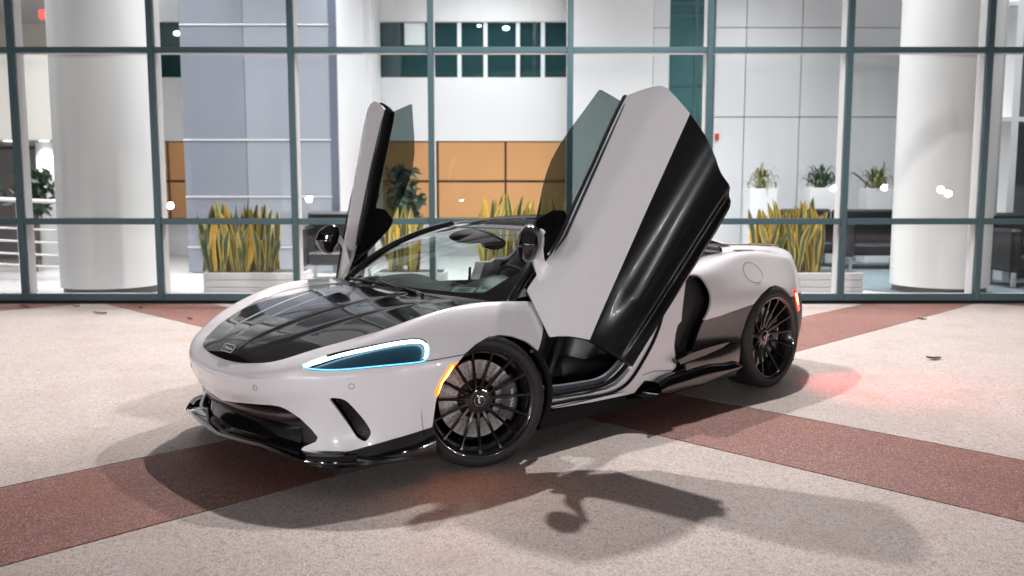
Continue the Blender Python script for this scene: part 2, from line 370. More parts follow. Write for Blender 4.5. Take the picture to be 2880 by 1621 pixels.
# ---- back wall with orange panels and dark window band (y = 19)
Y = 19.0
bw = tag(empty('panelled_wall', (0, Y, 0)), 'white lobby wall with orange panels below a dark window band', 'wall')
xa, xb = ax(330, 400, Y), ax(1442, 400, Y); z1, z2, z3 = az(355, Y), az(195, Y), az(54, Y)
link('base', box(xa, xb, .02, .3, 0, .80), mat('grey_base', (0.5, 0.5, 0.5), .5), bw, False); link('backing', box(xa, xb, .06, .3, .80, z1), mat('dark_backing', (0.10, 0.05, 0.025), .8), bw, False)
link('fascia', box(xa, xb, 0, .3, z1, z2), white_w, bw, False); link('upper_wall', box(xa, xb, 0, .3, z3, LOBBY_Z), white_w, bw, False)
orange = mat('orange_panel', (0.56, 0.285, 0.115), 0.5, noise=.10, nscale=1.2)
cols = [ax(d, 450, Y) for d in (252, 424, 592, 762, 930, 1101, 1272, 1440)]
for c0, c1 in zip(cols[:-1], cols[1:]):
    for r0, r1 in ((.83, az(456, Y)), (az(456, Y), z1)): link('orange_panel', box(c0 + .025, c1 - .025, .01, .06, r0 + .02, r1 - .03, .004), orange, bw, False)
dkglass = mat('dark_teal_glass', (0.012, 0.050, 0.056), 0.04, 0, 0, .8)
link('window_band', box(ax(938, 100, Y), xb, .12, .3, z2, z3), dkglass, bw, False); link('left_wall', box(ax(472, 100, Y), ax(937, 100, Y), 0.004, .3, z2, z3), white_w, bw, False); link('window_band', box(xa, ax(471, 100, Y), .12, .3, z2, z3), dkglass, bw, False)
post = mat('lit_white_post', (0.8, 0.85, 0.85), .4)
for d in (1155, 1221, 1303, 1366): link('window_post', box(ax(d - 5, 100, Y), ax(d + 5, 100, Y), .04, .119, z2 + .005, z3 - .005), post, bw, False)
link('window_blind', box(ax(1017, 100, Y), ax(1068, 100, Y), .05, .118, az(112, Y), z3 - .02), post, bw, False)
spot_m = mat('ceiling_spot_glow', (0.9, 0.95, 0.95), .4, emit=(0.8, 1.0, 0.97), emit_s=6.0)
for d, e, r in ((1273, 69, .075), (1205, 63, .04), (441, 82, .08)):
    m = lathe([(.0, .0005), (-.012, r * .8), (0, r)], 20); m.V = m.V * [1, 1, .6] + [ax(d, e, Y), .10, at(d, e, Y)[2]]; link('window_spot', m, spot_m, bw)
tag(link('white_pier', box(ax(851, 300, 17.6), ax(934, 300, 17.6), 17.6, 18.99, 0, LOBBY_Z), white_w, None, False), 'broad white pier beside the blue grey panelled shaft', 'pier')

# ---- blue grey shaft
Y = 14.8
sh = tag(empty('panelled_shaft', (0, Y, 0)), 'blue grey panelled shaft behind the left snake plant', 'lift shaft')
x0, x1, x2, x3 = [ax(d, 300, Y) for d in (460, 618, 832, 848)]
bluep = mat('blue_grey_panel', (0.205, 0.218, 0.255), 0.22, 0, .3, noise=.06, nscale=.9); bluep_refl = mat('reflection_blue_panel', (0.275, 0.29, 0.33), 0.22, 0, .3, noise=.06, nscale=.9)  # second tone is paler: a reflection put into the panel colour
link('core', box(x0 + .02, x3, .05, 3.2, 0, LOBBY_Z), mat('white_joint', (0.8, 0.8, 0.82), .5), sh, False)
zr = [0.0, az(622, Y), az(495, Y), az(352, Y), az(62, Y), LOBBY_Z]
for za, zb in zip(zr[:-1], zr[1:]):
    for xa_, xb_, m in ((x0, x1, bluep), (x1, x2, bluep_refl)): link('shaft_panel', box(xa_ + (.004 if m is bluep_refl else 0), xb_ - .004, 0, .05, za + .022, zb - .022, .003), m, sh, False)
for zz in zr[1:-1]: link('joint_strip', box(x0 - .002, x2, -.012, .03, zz - .011, zz + .011), MATS['white_joint'], sh, False)
link('corner_strip', box(x2 + .002, x3 + .01, -.02, .06, 0, LOBBY_Z), mat('dark_blue_strip', (0.10, 0.115, 0.155), .35), sh, False)

# ---- big round columns
colm = mat('column_white', (0.70, 0.69, 0.69), 0.42, noise=.04, nscale=.7); plinth = mat('column_plinth', (0.07, 0.06, 0.055), .5)
def column(dl, dr, Y, label):
    xl, xr = ax(dl, 400, Y), ax(dr, 400, Y); r = (xr - xl) / 2
    o = tag(empty('round_column', ((xl + xr) / 2, Y, 0)), label, 'column', 'round lobby columns')
    m = lathe([(.10, r - .02), (.102, r), (LOBBY_Z, r)], 72, 'z'); link('shaft', m, colm, o, True, 40)
    m = lathe([(0, r - .035), (.10, r - .035), (.10, 0.01)], 72, 'z'); link('plinth', m, plinth, o, True, 40)
column(149, 384, 11.9, 'thick white round column at the left, next to the railing'); column(2262, 2492, 11.95, 'thick white round column at the right, in front of the sofas')

# ---- balcony on the left
Y = 15.2
bl_ = tag(empty('balcony', (0, Y, 0)), 'cream balcony with recess below at the far left', 'balcony')
xe = -7.75; zb_, zt = az(352, Y), az(128, Y)
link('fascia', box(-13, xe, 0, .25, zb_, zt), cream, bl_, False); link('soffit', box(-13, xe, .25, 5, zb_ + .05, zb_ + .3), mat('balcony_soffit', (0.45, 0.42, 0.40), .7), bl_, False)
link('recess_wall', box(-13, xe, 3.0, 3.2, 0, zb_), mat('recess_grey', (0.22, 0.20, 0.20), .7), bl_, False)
link('upper_ceiling', box(-13, xe, .6, 5, az(-40, Y + .6), az(-40, Y + .6) + .15), white_w, bl_, False); link('upper_wall', box(-13, xe, 4.2, 4.4, zt, az(-40, Y + .6)), cream, bl_, False)
link('coping', box(-13, xe, -.02, .3, zt, zt + .05), white_w, bl_, False)
for d in (20, 110):
    m = lathe([(zb_ + .045, .001), (zb_ + .038, .08), (zb_ + .049, .09)], 20, 'z'); m.V = m.V + [ax(d, 340, Y + 1), 1.0, 0]; link('recess_spot', m, spot_m, bl_)
lamp('balcony_spot_light', 'SPOT', (ax(110, 340, 16.2), 16.2, zb_ - .02), 60, (1, .95, .9), .06, None, 140)
lamp('balcony_upper_fill', 'SPOT', (-9.6, 17.6, az(-40, 15.8) - .05), 90, (1, .95, .92), .1, None, 150)  # added fill for the upper balcony wall, no fitting here
lamp('balcony_spot_light', 'SPOT', (ax(20, 340, 16.2), 16.2, zb_ - .02), 40, (1, .95, .9), .06, None, 140)
m = lathe([(0, .20), (zb_ + .04, .20)], 32, 'z'); m.V = m.V + [ax(122, 430, 16.6), 16.6, 0]; tag(link('slim_column', m, white_w), 'slim white column under the cream balcony', 'column')
exs = tag(empty('exit_sign', at(120, 37, 17.0)), 'red lit exit sign under the upper left ceiling', 'exit sign')
link('sign_box', box(-.17, .17, 0, .06, -.10, .10, .01), mat('sign_white', (0.5, 0.3, 0.3), .4, emit=(1, .12, .10), emit_s=.5), exs, False)
tm = text_mesh('sign_letters', 'EXIT', .17, .004); tm.V = np.stack([tm.V[:, 0], -.004 - tm.V[:, 2], tm.V[:, 1]], 1); link('sign_letters', tm, mat('exit_red', (.8, .05, .03), .4, emit=(1, .03, .02), emit_s=5), exs, False)
# railing on the ramp
rl = tag(empty('railing', (0, 13.6, 0)), 'white tubular railing left of the thick column', 'railing')
rw = mat('railing_white', (0.85, 0.84, 0.84), .35)
xR = ax(300, 550, 13.6); xL = -9.5
for zz, r in ((1.23, .032), (.78, .017), (.58, .017), (.38, .017), (.2, .017)): link('rail', tube(np.array([(xL, 0, zz + .12), (xR, 0, zz - .04)]), r, 10), rw, rl)
for k in range(5): x = xL + .25 + k * (xR - xL - .4) / 4; link('post', tube(np.array([(x, .0, 0), (x, 0, np.interp(x, [xL, xR], [1.33, 1.17]))]), .024, 10), rw, rl)

# ---- white panel wall on the right (y = 18.3)
Y = 18.3
pw_ = tag(empty('white_panel_wall', (0, Y, 0)), 'white panelled lobby wall with dark joints at the right', 'wall')
link('backing', box(ax(1442, 300, Y), 13, .06, .3, 0, LOBBY_Z), mat('joint_dark', (0.06, 0.06, 0.065), .8), pw_, False)
ce = [ax(d, 300, Y) for d in (1442, 1640)] ; link('plain_wall', box(ce[0] - .02, ce[1], 0, .06, 0, LOBBY_Z), white_w, pw_, False)
ce = [ax(d, 300, Y) for d in (1640, 1682, 1795, 1872, 2011, 2141, 2276, 2420, 2570)]
rows_ = [0, az(295, Y), az(70, Y), LOBBY_Z]
pnl = mat('white_wall_panel', (0.74, 0.74, 0.755), .35, 0, .2)
for i, (c0, c1) in enumerate(zip(ce[:-1], ce[1:])):
    if i == 1: link('glass_strip', box(c0, c1, .02, .06, 0, LOBBY_Z), mat('teal_glass_strip', (0.05, 0.13, 0.135), .08, 0, 0, .8, noise=.5, nscale=1.5), pw_, False); continue
    for za, zb in zip(rows_[:-1], rows_[1:]): link('wall_panel', box(c0 + .009, c1 - .009, 0, .06, za + .009, zb - .009, .003), pnl, pw_, False)
for zz in (az(8, Y), az(40, Y), az(120, Y), az(215, Y)): link('strip_bar', box(ce[1], ce[2], 0, .019, zz - .02, zz + .02), mat('teal_bar', (0.05, 0.12, 0.13), .4), pw_, False)
link('strip_post', box(ax(1748, 100, Y), ax(1756, 100, Y), -.005, .018, 0, LOBBY_Z), MATS['teal_bar'], pw_, False)
rp = at(1803, 345, Y); alarm = link('fire_alarm', box(rp[0] - .04, rp[0] + .04, Y - .04, Y - .002, rp[2] - .07, rp[2] + .07, .01), mat('alarm_red', (.6, .03, .03), .4), None, False); tag(alarm, 'small red fire alarm box on the white panelled wall', 'alarm')

# ---- shelf frame at the far right
Y = 13.4
sf = tag(empty('white_shelf_frame', (0, Y, 0)), 'white open shelf frame at the far right edge', 'shelf')
shw = mat('shelf_white', (0.72, 0.72, 0.73), .4)
x0_, x1_ = ax(2520, 300, Y), ax(2700, 300, Y)
for d in (2545, 2655): link('upright', box(ax(d, 300, Y), ax(d, 300, Y) + .11, 0, .5, 0, 6), shw, sf, False)
for d in (8, 300, 605): z = az(d, Y); link('shelf', box(x0_ - .1, x1_, .01, .49, z - .035, z + .035), shw, sf, False)
link('back_panel', box(x0_ - .1, x1_, .52, .56, 0, 6), mat('shelf_back_grey', (0.10, 0.105, 0.115), .3), sf, False)
tag(link('grey_return_wall', box(ax(2497, 300, 12.9), ax(2521, 300, 12.9), 12.9, 13.3, 0, 7.1), mat('return_grey', (0.33, 0.31, 0.31), .5), None, False), 'narrow grey wall end between the right column and the shelf frame', 'wall')

# ---- sofas
blk = mat('black_leather', (0.014, 0.014, 0.016), .38, bump=.2, bscale=80); leg_m = mat('steel_leg', (0.55, 0.55, 0.56), .25, .9)
def sofa(loc, w, label, rz=0):
    o = tag(empty('black_sofa', loc, rz), label, 'sofa', 'black lobby sofas')
    link('seat', box(0.15, w - .15, .08, .75, .26, .46, .03), blk, o, False); link('backrest', box(.02, w - .02, .70, .92, .26, 1.08, .04), blk, o, False)
    for x in (0, w - .16): link('armrest', box(x, x + .16, 0, .70, .24, .86, .04), blk, o, False)
    for x in (.08, w - .13):
        for y in (.08, .78): link('leg', box(x, x + .05, y, y + .05, 0.012, .245), leg_m, o, False)
    return o
sofa((ax(2132, 600, 15.3), 15.3, 0), 2.0, 'black sofa with steel legs just left of the right column')
sofa((ax(2022, 560, 16.0) - .25, 15.9, 0), 1.0, 'black sofa behind the right snake plant, under the dark bushy plant')
sofa((ax(2508, 600, 12.6) , 12.2, 0), 1.8, 'black sofa at the far right below the shelf frame')
sofa((ax(752, 600, 13.4), 13.2, 0), 1.1, 'black sofa in front of the blue grey shaft')

# ---- snake plants in low planters
planter_m = mat('planter_grey', (0.52, 0.50, 0.50), .45, noise=.05, nscale=4); soil = mat('soil', (0.04, 0.03, 0.025), .9)
lg = [mat('leaf_yellow', (0.66, 0.46, 0.085), .45, noise=.25, nscale=9), mat('leaf_green', (0.055, 0.085, 0.035), .45, noise=.4, nscale=14), mat('leaf_olive', (0.26, 0.22, 0.06), .45, noise=.35, nscale=12), mat('leaf_orange', (0.58, 0.34, 0.05), .45, noise=.25, nscale=9)]
LEAVES = []
for k in range(5):                                      # a twisted sword-shaped blade with a paler margin
    n = 14; tw = RNG.uniform(-1.2, 1.2); bend = RNG.uniform(-.12, .12); bend2 = RNG.uniform(-.1, .1); G_ = []
    for i in range(n):
        t = i / (n - 1); w = .034 * (0.55 + 1.1 * t) * (1 - max(0, (t - .72) / .28) ** 1.6) + .0015; a = tw * t; c = np.array([bend * t * t + .012 * sin(7 * t + k), bend2 * t * t, t])
        G_.append([c + np.array([cos(a) * s * w, sin(a) * s * w, 0]) + np.array([-sin(a), cos(a), 0]) * .35 * w * (abs(s) - .5) for s in (-1, -.70, -.3, .3, .70, 1)])
    G_ = np.array(G_); m = grid(G_); inner = [1 if (i % 5) in (1, 2, 3) else 0 for i in range(len(m.F))]; m.mi = inner
    LEAVES.append(m)
LM = {}
def leaf_mesh(k, a, b):
    if (k, a, b) not in LM:
        o = link('leaf', LEAVES[k], [lg[a], lg[b]]); LM[k, a, b] = o.data; bpy.data.objects.remove(o)
    return LM[k, a, b]
def snake_plant(dl, dr, dtop, Y, depth, n, plx, label, plabel):
    xa, xb = ax(dl, 600, Y), ax(dr, 600, Y); h = at((dl + dr) / 2, dtop, Y)[2]
    pl = tag(empty('planter', ((plx[0] + plx[1]) / 2, Y, 0)), plabel, 'planter', 'low grey planters'); w = (plx[1] - plx[0]) / 2; y0 = -depth / 2 - .05; y1 = depth / 2 + .05
    for i in range(3): link('side_board', box(-w, w, y0, y0 + .03, .015 + i * .10, .108 + i * .10, .006), planter_m, pl, False)
    link('trough', box(-w + .004, w - .004, y0 + .031, y1, 0.001, .30), planter_m, pl, False); link('soil', box(-w + .04, w - .04, y0 + .06, y1 - .04, .301, .31), soil, pl, False)
    o = tag(empty('snake_plant', ((xa + xb) / 2, Y, .31)), label, 'snake plant', 'snake plants by the glass')
    for i in range(n):
        k = int(RNG.integers(5)); a, b = [(0, 1), (3, 2), (0, 2), (3, 1), (2, 1), (0, 3)][int(RNG.choice(6, p=[.34, .14, .16, .18, .12, .06]))]
        l = bpy.data.objects.new('leaf', leaf_mesh(k, a, b)); COL.objects.link(l); l.parent = o
        hh = (h - .31) * RNG.uniform(.55, 1.04) * (1 if RNG.random() > .15 else .65); wd = RNG.uniform(.75, 1.15)
        l.scale = (wd, wd, hh); l.location = (RNG.uniform(-.5, .5) * (xb - xa) * .92, RNG.uniform(-.5, .5) * depth * .8, 0); l.rotation_euler = (RNG.normal() * .06, RNG.normal() * .07, RNG.uniform(-.5, .5) + (pi if RNG.random() < .5 else 0))
snake_plant(508, 700, 508, 11.75, .5, 95, (ax(511, 700, 11.45), ax(760, 700, 11.45)), 'yellow edged snake plant left of the raised far door', 'low grey planter under the left snake plant')
snake_plant(1903, 2073, 503, 11.75, .5, 95, (ax(1890, 700, 11.45), ax(2172, 700, 11.45)), 'yellow edged snake plant behind the rear of the car', 'low boarded planter behind the rear wheel of the car')
snake_plant(972, 1052, 518, 11.75, .45, 40, (ax(940, 700, 11.5), ax(1120, 700, 11.5)), 'snake plant seen beside the raised far door window', 'low grey planter seen through the windscreen on its left')
snake_plant(1205, 1420, 492, 11.75, .5, 80, (ax(1180, 700, 11.45), ax(1440, 700, 11.45)), 'snake plant rising above the car roof before the orange panels', 'low grey planter hidden behind the car roof')

# ---- arching plants on white pedestals
FR = [mat('palm_green', (0.06, 0.10, 0.045), .5, noise=.3, nscale=6), mat('palm_olive', (0.17, 0.16, 0.04), .5, noise=.3, nscale=6), mat('palm_pale', (0.26, 0.27, 0.12), .5, noise=.3, nscale=6), mat('palm_dark', (0.025, 0.05, 0.028), .5, noise=.3, nscale=6)]
FM = {}
def frond(mt, k):
    if (mt, k) not in FM:
        P = []; n = 10
        for i in range(n):
            t = i / (n - 1); r = .36 * t * (1.1 - .25 * t); z = .34 * sin(t * (1.7 + .55 * k)) * (1.15 - .1 * k); w = .022 * sin(pi * min(1, .12 + t * .9)) + .001; P.append([(r, -w, z - .006), (r, 0, z), (r, w, z - .006)])
        o = link('leaf', grid(np.array(P)), FR[mt]); FM[mt, k] = o.data; bpy.data.objects.remove(o)
    return FM[mt, k]
def pot_plant(dc, dw, dy, Y, mats_, label, plabel, spread=1.0, n=46):
    x, _, z = at(dc, dy, Y); w = ax(dc + dw / 2, dy, Y) - x
    tag(link('white_pedestal', box(x - w, x + w, Y - w, Y + w, 0, z, .008), white_w, None, False), plabel, 'pedestal', 'white plant pedestals')
    o = tag(empty('potted_plant', (x, Y, z)), label, 'plant', 'plants on white pedestals')
    for i in range(n):
        l = bpy.data.objects.new('leaf', frond(mats_[i % len(mats_)], int(RNG.integers(4)))); COL.objects.link(l); l.parent = o
        s = RNG.uniform(.65, 1.1) * spread; l.scale = (s, s, s * RNG.uniform(.8, 1.25)); l.rotation_euler = (RNG.normal() * .2, RNG.normal() * .35, RNG.uniform(0, 2 * pi)); l.location = (RNG.normal() * .05, RNG.normal() * .05, 0)
pot_plant(1913, 66, 475, 17.3, (2, 1, 2), 'pale arching plant on the leftmost white pedestal', 'white pedestal under the pale arching plant')
pot_plant(2062, 74, 473, 17.3, (3, 0, 3), 'dark bushy plant on the middle white pedestal', 'white pedestal under the dark bushy plant', 1.0, 70)
pot_plant(2202, 60, 475, 17.3, (1, 0, 1, 2), 'olive arching plant next to the right column', 'white pedestal under the olive arching plant')

# ---- leafy indoor trees
def leafy(dc, dtop, dbot, Y, width, label, n):
    x, _, zt = at(dc, dtop, Y); zb = at(dc, dbot, Y)[2]
    o = tag(empty('indoor_tree', (x, Y, 0)), label, 'tree'); link('trunk', tube(spl([(0, 0, 0), (.02, 0, zb * .6), (0, .02, (zt + zb) / 2), (.03, 0, zt - .15)], 12), np.linspace(.035, .012, 12), 8), mat('trunk_bark', (0.12, 0.08, 0.05), .8), o)
    me = Me()
    for i in range(n):
        c = np.array([RNG.normal() * width * .38, RNG.normal() * width * .38, np.clip(RNG.normal(0, .32), -.55, .5) * (zt - zb) + (zt + zb) / 2]); a = RNG.normal(size=3); a /= np.linalg.norm(a); b = np.cross(a, RNG.normal(size=3)); b /= np.linalg.norm(b); L_ = RNG.uniform(.09, .15)
        me.V = np.concatenate([me.V, [c - a * L_, c + b * L_ * .38, c + a * L_ - np.array([0, 0, .03]), c - b * L_ * .38]]); me.F.append(tuple(range(4 * i, 4 * i + 4)))
    cr = link('crown', me, FR[3], o, False); cr['kind'] = 'stuff'
leafy(1016, 425, 570, 16.5, .36, 'dark leafy indoor tree in front of the orange panels', 300)
leafy(75, 430, 530, 15.0, .36, 'dark leafy indoor tree behind the railing at the far left', 260)

# ---- fallen leaves on the paving
brown = [mat('dry_leaf', (0.16, 0.07, 0.025), .7), mat('dark_dry_leaf', (0.07, 0.035, 0.02), .7), mat('pale_dry_leaf', (0.30, 0.22, 0.10), .7)]
def gpt(px, py):
    x = (px - 1440) / F_PX; u = -(py - 810.5) / F_PX; dz = u * cos(PITCH) - sin(PITCH); dy = cos(PITCH) + u * sin(PITCH); t = -CAM_H / dz; return (x * t, dy * t, 0.002)
for (px_, py_, L_, k, lab) in ((2625, 1012, .075, 1, 'curled brown leaf lying alone on the pale paving at the right'), (281, 884, .075, 0, 'long brown leaf on the paving at the left, nearest the camera'), (70, 866, .05, 0, 'small brown leaf at the foot of the facade at the far left'), (213, 864, .05, 2, 'pale dry leaf near the facade at the left'), (395, 868, .03, 1, 'tiny dark leaf near the facade left of the car'), (2593, 901, .045, 1, 'tiny dark leaf near the facade at the right'), (534, 900, .03, 1, 'dark speck of leaf on the red paving left of the hood')):
    G_ = np.array([[(t * L_, s * L_ * .38 * sin(pi * (.08 + .84 * (t + 1) / 2)), .012 * abs(s) + .010 * t * t + .004) for s in (-1, -.5, 0, .5, 1)] for t in np.linspace(-1, 1, 9)])
    o = link('fallen_leaf', grid(G_), brown[k]); o.location = gpt(px_, py_); o.rotation_euler = (0.12, 0.1, RNG.uniform(-.5, .5)); tag(o, lab, 'leaf', 'fallen leaves')
# ================================================================== the sports car (x forward, y left, z up)
paint = mat('white_paint', (0.85, 0.845, 0.885), 0.28, 0.0, 1.0, coat_r=0.015)
gloss = mat('gloss_black', (0.006, 0.006, 0.008), 0.09, 0.0, 1.0, coat_r=0.01)
carbon = mat('black_hood_paint', (0.012, 0.012, 0.014), 0.10, 0.0, 1.0, coat_r=0.01)
satin = mat('satin_black', (0.012, 0.012, 0.013), 0.45)
sillgrey = mat('dark_grey_gloss', (0.020, 0.018, 0.019), 0.16, 0.0, 1.0, coat_r=0.03)
matte = mat('matte_black', (0.007, 0.007, 0.008), 0.7, spec=0.2)
roofm = mat('black_roof_glass', (0.006, 0.006, 0.007), 0.14, 0.0, 0.30, spec=0.0)
rubber = mat('tyre_rubber', (0.014, 0.014, 0.015), 0.62, bump=0.2, bscale=90)
leather = mat('dark_leather', (0.022, 0.023, 0.026), 0.42, bump=0.25, bscale=140)
carpet_m = mat('cabin_carpet', (0.012, 0.012, 0.013), 0.9, bump=0.4, bscale=400)
alloy = mat('black_alloy', (0.010, 0.010, 0.011), 0.20, 0.3, 0.8)
discm = mat('brake_disc_steel', (0.58, 0.55, 0.54), 0.42, 0.15, noise=0.15, nscale=60)
caliperm = mat('caliper_grey', (0.05, 0.05, 0.055), 0.35, 0.3, 0.5)
chrome = mat('chrome', (0.75, 0.75, 0.77), 0.12, 1.0)
whiteink = mat('white_lettering', (0.8, 0.8, 0.8), 0.5)
sealm = mat('blue_grey_seal', (0.05, 0.065, 0.09), 0.5)
wglass = glass_mat('windscreen_glass', (0.60, 0.69, 0.68), 1.6)
dglass = glass_mat('door_glass', (0.17, 0.215, 0.21), 1.5)
lens_m = glass_mat('headlight_lens', (0.85, 0.93, 0.97), 1.45)
led = mat('led_strip', (0.9, 0.95, 1.0), 0.4, emit=(0.66, 0.89, 1.0), emit_s=6.0)
led2 = mat('led_edge', (0.2, 0.5, 0.8), 0.4, emit=(0.12, 0.50, 1.0), emit_s=2.2)
lampin = mat('headlight_inner', (0.008, 0.042, 0.058), 0.25, 0.2, 0.6)
amber = mat('amber_lamp', (0.6, 0.12, 0.0), 0.25, 0, 1.0, emit=(1.0, 0.15, 0.003), emit_s=2.4)
amber_hot = mat('amber_lamp_core', (0.9, 0.4, 0.1), 0.3, emit=(1.0, 0.42, 0.06), emit_s=12.0)
redl = mat('red_lamp', (0.5, 0.0, 0.0), 0.2, 0, 1.0, emit=(1.0, 0.012, 0.01), emit_s=2.5)
red_hot = mat('red_lamp_core', (0.9, 0.2, 0.1), 0.3, emit=(1.0, 0.16, 0.06), emit_s=14.0)

car = empty('sports_car', (CAR_X, CAR_Y, 0), pi + CAR_A)
tag(car, 'white sports car with black hood and both doors swung up', 'sports car')

# ---- front body: nested U rows from the nose round to the door
KX = 1.3
def key(P):
    P = np.asarray(P, float); th = np.arctan2(P[..., 1], P[..., 0] - KX)
    return np.where(P[..., 0] >= KX, th, pi / 2 + (KX - P[..., 0]))
ROWS = [
 [(2.205,0,.530),(2.2,.18,.538),(2.19,.28,.55),(2.15,.38,.565),(2.1,.44,.585),(2.05,.48,.605),(2.0,.52,.625),(1.9,.585,.655),(1.8,.64,.685),(1.7,.69,.713),(1.6,.725,.735),(1.5,.75,.75),(1.4,.762,.763),(1.25,.772,.772),(1.1,.785,.775),(.86,.84,.772)],
 [(2.229,0,.510),(2.220,.22,.521),(2.17,.42,.552),(2.09,.535,.588),(1.95,.645,.642),(1.8,.725,.700),(1.7,.763,.735),(1.57,.798,.772),(1.4,.820,.800),(1.25,.83,.808),(1.1,.838,.802),(.86,.868,.785)],
 [(2.250,0,.491),(2.238,.24,.501),(2.19,.445,.533),(2.115,.57,.567),(1.98,.685,.625),(1.84,.77,.675),(1.72,.815,.708),(1.55,.855,.738),(1.38,.878,.757),(1.2,.885,.764),(1.05,.887,.762),(.86,.893,.752)],
 [(2.264,0,.475),(2.252,.22,.485),(2.205,.43,.508),(2.115,.595,.538),(1.975,.725,.577),(1.82,.82,.612),(1.68,.872,.635),(1.5,.910,.660),(1.34,.925,.675),(1.15,.928,.685),(.86,.925,.69)],
 [(2.272,0,.462),(2.260,.2,.472),(2.220,.40,.487),(2.112,.607,.508),(1.972,.752,.533),(1.805,.851,.555),(1.657,.905,.575),(1.5,.938,.588),(1.34,.953,.598),(1.15,.955,.607),(.86,.948,.62)],
 [(2.266,0,.443),(2.255,.2,.452),(2.217,.40,.467),(2.110,.609,.487),(1.970,.755,.512),(1.804,.855,.532),(1.657,.910,.552),(1.5,.943,.565),(1.34,.958,.572),(1.15,.960,.58),(.86,.952,.59)],
 [(2.250,0,.39),(2.24,.2,.395),(2.203,.4,.412),(2.098,.605,.43),(1.962,.755,.445),(1.80,.855,.455),(1.655,.910,.46),(1.5,.943,.46),(1.34,.958,.46),(1.15,.962,.47),(.86,.955,.48)],
 [(2.224,0,.325),(2.215,.2,.335),(2.175,.405,.345),(2.075,.6,.335),(1.945,.75,.325),(1.79,.85,.33),(1.645,.906,.34),(1.5,.938,.34),(1.34,.953,.35),(1.15,.958,.36),(.86,.952,.37)],
 [(2.225,0,.24),(2.215,.2,.24),(2.175,.405,.235),(2.078,.6,.225),(1.94,.755,.225),(1.79,.85,.235),(1.64,.903,.25),(1.5,.935,.26),(1.34,.95,.26),(1.15,.955,.27),(.86,.95,.28)],
 [(2.235,0,.13),(2.225,.2,.13),(2.185,.405,.125),(2.09,.6,.125),(1.95,.76,.135),(1.79,.852,.15),(1.635,.90,.17),(1.5,.93,.18),(1.34,.945,.19),(1.15,.95,.2),(.86,.945,.2)],
]
kmax = float(key(np.array([.875, .9, 0])))
KC = np.unique(np.concatenate([np.linspace(0, pi / 2, 27), np.linspace(pi / 2, kmax, 9)]))
G = []
for r in ROWS:
    d = spl(r, 500); k = key(d); k = np.maximum.accumulate(k); G.append(np.stack([np.interp(KC, k, d[:, c]) for c in range(3)], 1))
FG = loft(np.array(G), 110, 190)
FG[:, 0, 1] = 0
PL = spl([(2.275,0),(2.262,.2),(2.224,.40),(2.155,.55),(2.06,.68),(1.95,.77),(1.82,.845),(1.65,.905),(1.5,.935),(1.3,.952)], 300)
_k = key(np.c_[PL, np.zeros(len(PL))]); _s = np.concatenate([[0], np.cumsum(np.linalg.norm(np.diff(PL, axis=0), axis=1))])
def sk(P):                                              # metric coordinate round the nose
    k = key(P); return np.where(k <= pi / 2, np.interp(k, _k, _s), _s[-1] + (k - pi / 2))
def sz(P): P = np.asarray(P, float); return np.stack([sk(P), P[..., 2]], -1)
front = grid(FG); front.N = vnormals(front)
if front.N[len(front.N) // 2 + 5] @ np.array([1, .5, .3]) < 0: front.F = [tuple(reversed(f)) for f in front.F]; front.N = -front.N
front.N[::190, 1] = 0; front.N /= np.linalg.norm(front.N, axis=1)[:, None]
front = tris(front)
ARCH = [(1.60,.0),(1.612,.14),(1.617,.263),(1.601,.394),(1.572,.470),(1.504,.543),(1.444,.593),(1.375,.629),(1.297,.653),(1.217,.657),(1.135,.641),(1.05,.606),(.972,.55),(.90,.46),(.86,.35),(.84,.0)]
DOOR_EDGE = [(.905,.95),(.902,.766),(.919,.649),(.972,.55),(1.0,.52),(1.0,-.1),(.6,-.1),(.6,.95)]
LOWER = np.array([(2.224,0,.328),(2.22,.1,.338),(2.2,.276,.359),(2.167,.418,.372),(2.147,.46,.37),(2.132,.493,.358),(2.123,.567,.322),(2.088,.615,.271),(2.07,.638,.238),(2.076,.63,.218),(2.113,.585,.192),(2.122,.57,.177),(2.106,.589,.161),(2.047,.671,.157),(1.985,.725,.170),(1.894,.791,.199),(1.804,.85,.225),(1.587,.918,.268),(1.3,.95,.27)])
LOWP = np.concatenate([sz(LOWER), [[2.2, .27], [2.2, -.2], [-.3, -.2], [-.3, .328]]])
VENT = smooth_poly(sz(np.array([(2.036,.7,.426),(1.999,.73,.425),(1.97,.753,.403),(1.929,.782,.34),(1.895,.802,.28),(1.890,.803,.249),(1.905,.795,.225),(1.922,.785,.222),(1.944,.773,.235),(1.961,.761,.261),(2.017,.715,.378)])), 70)
HEADL = smooth_poly(sz(np.array([(2.072,.556,.571),(2.051,.58,.589),(1.989,.659,.624),(1.887,.744,.653),(1.772,.811,.674),(1.70,.842,.680),(1.652,.858,.679),(1.624,.866,.667),(1.610,.870,.639),(1.617,.868,.60),(1.632,.864,.577),(1.680,.847,.570),(1.832,.778,.564),(1.941,.702,.555),(2.015,.634,.552),(2.055,.578,.558)])), 90)
AMB = sz(np.array([(1.47,.94,.560),(1.530,.929,.550),(1.575,.920,.490),(1.604,.913,.43),(1.594,.916,.383),(1.45,.94,.36)]))
FK = np.array([np.maximum.accumulate(key(FG[i])) for i in range(len(FG))])
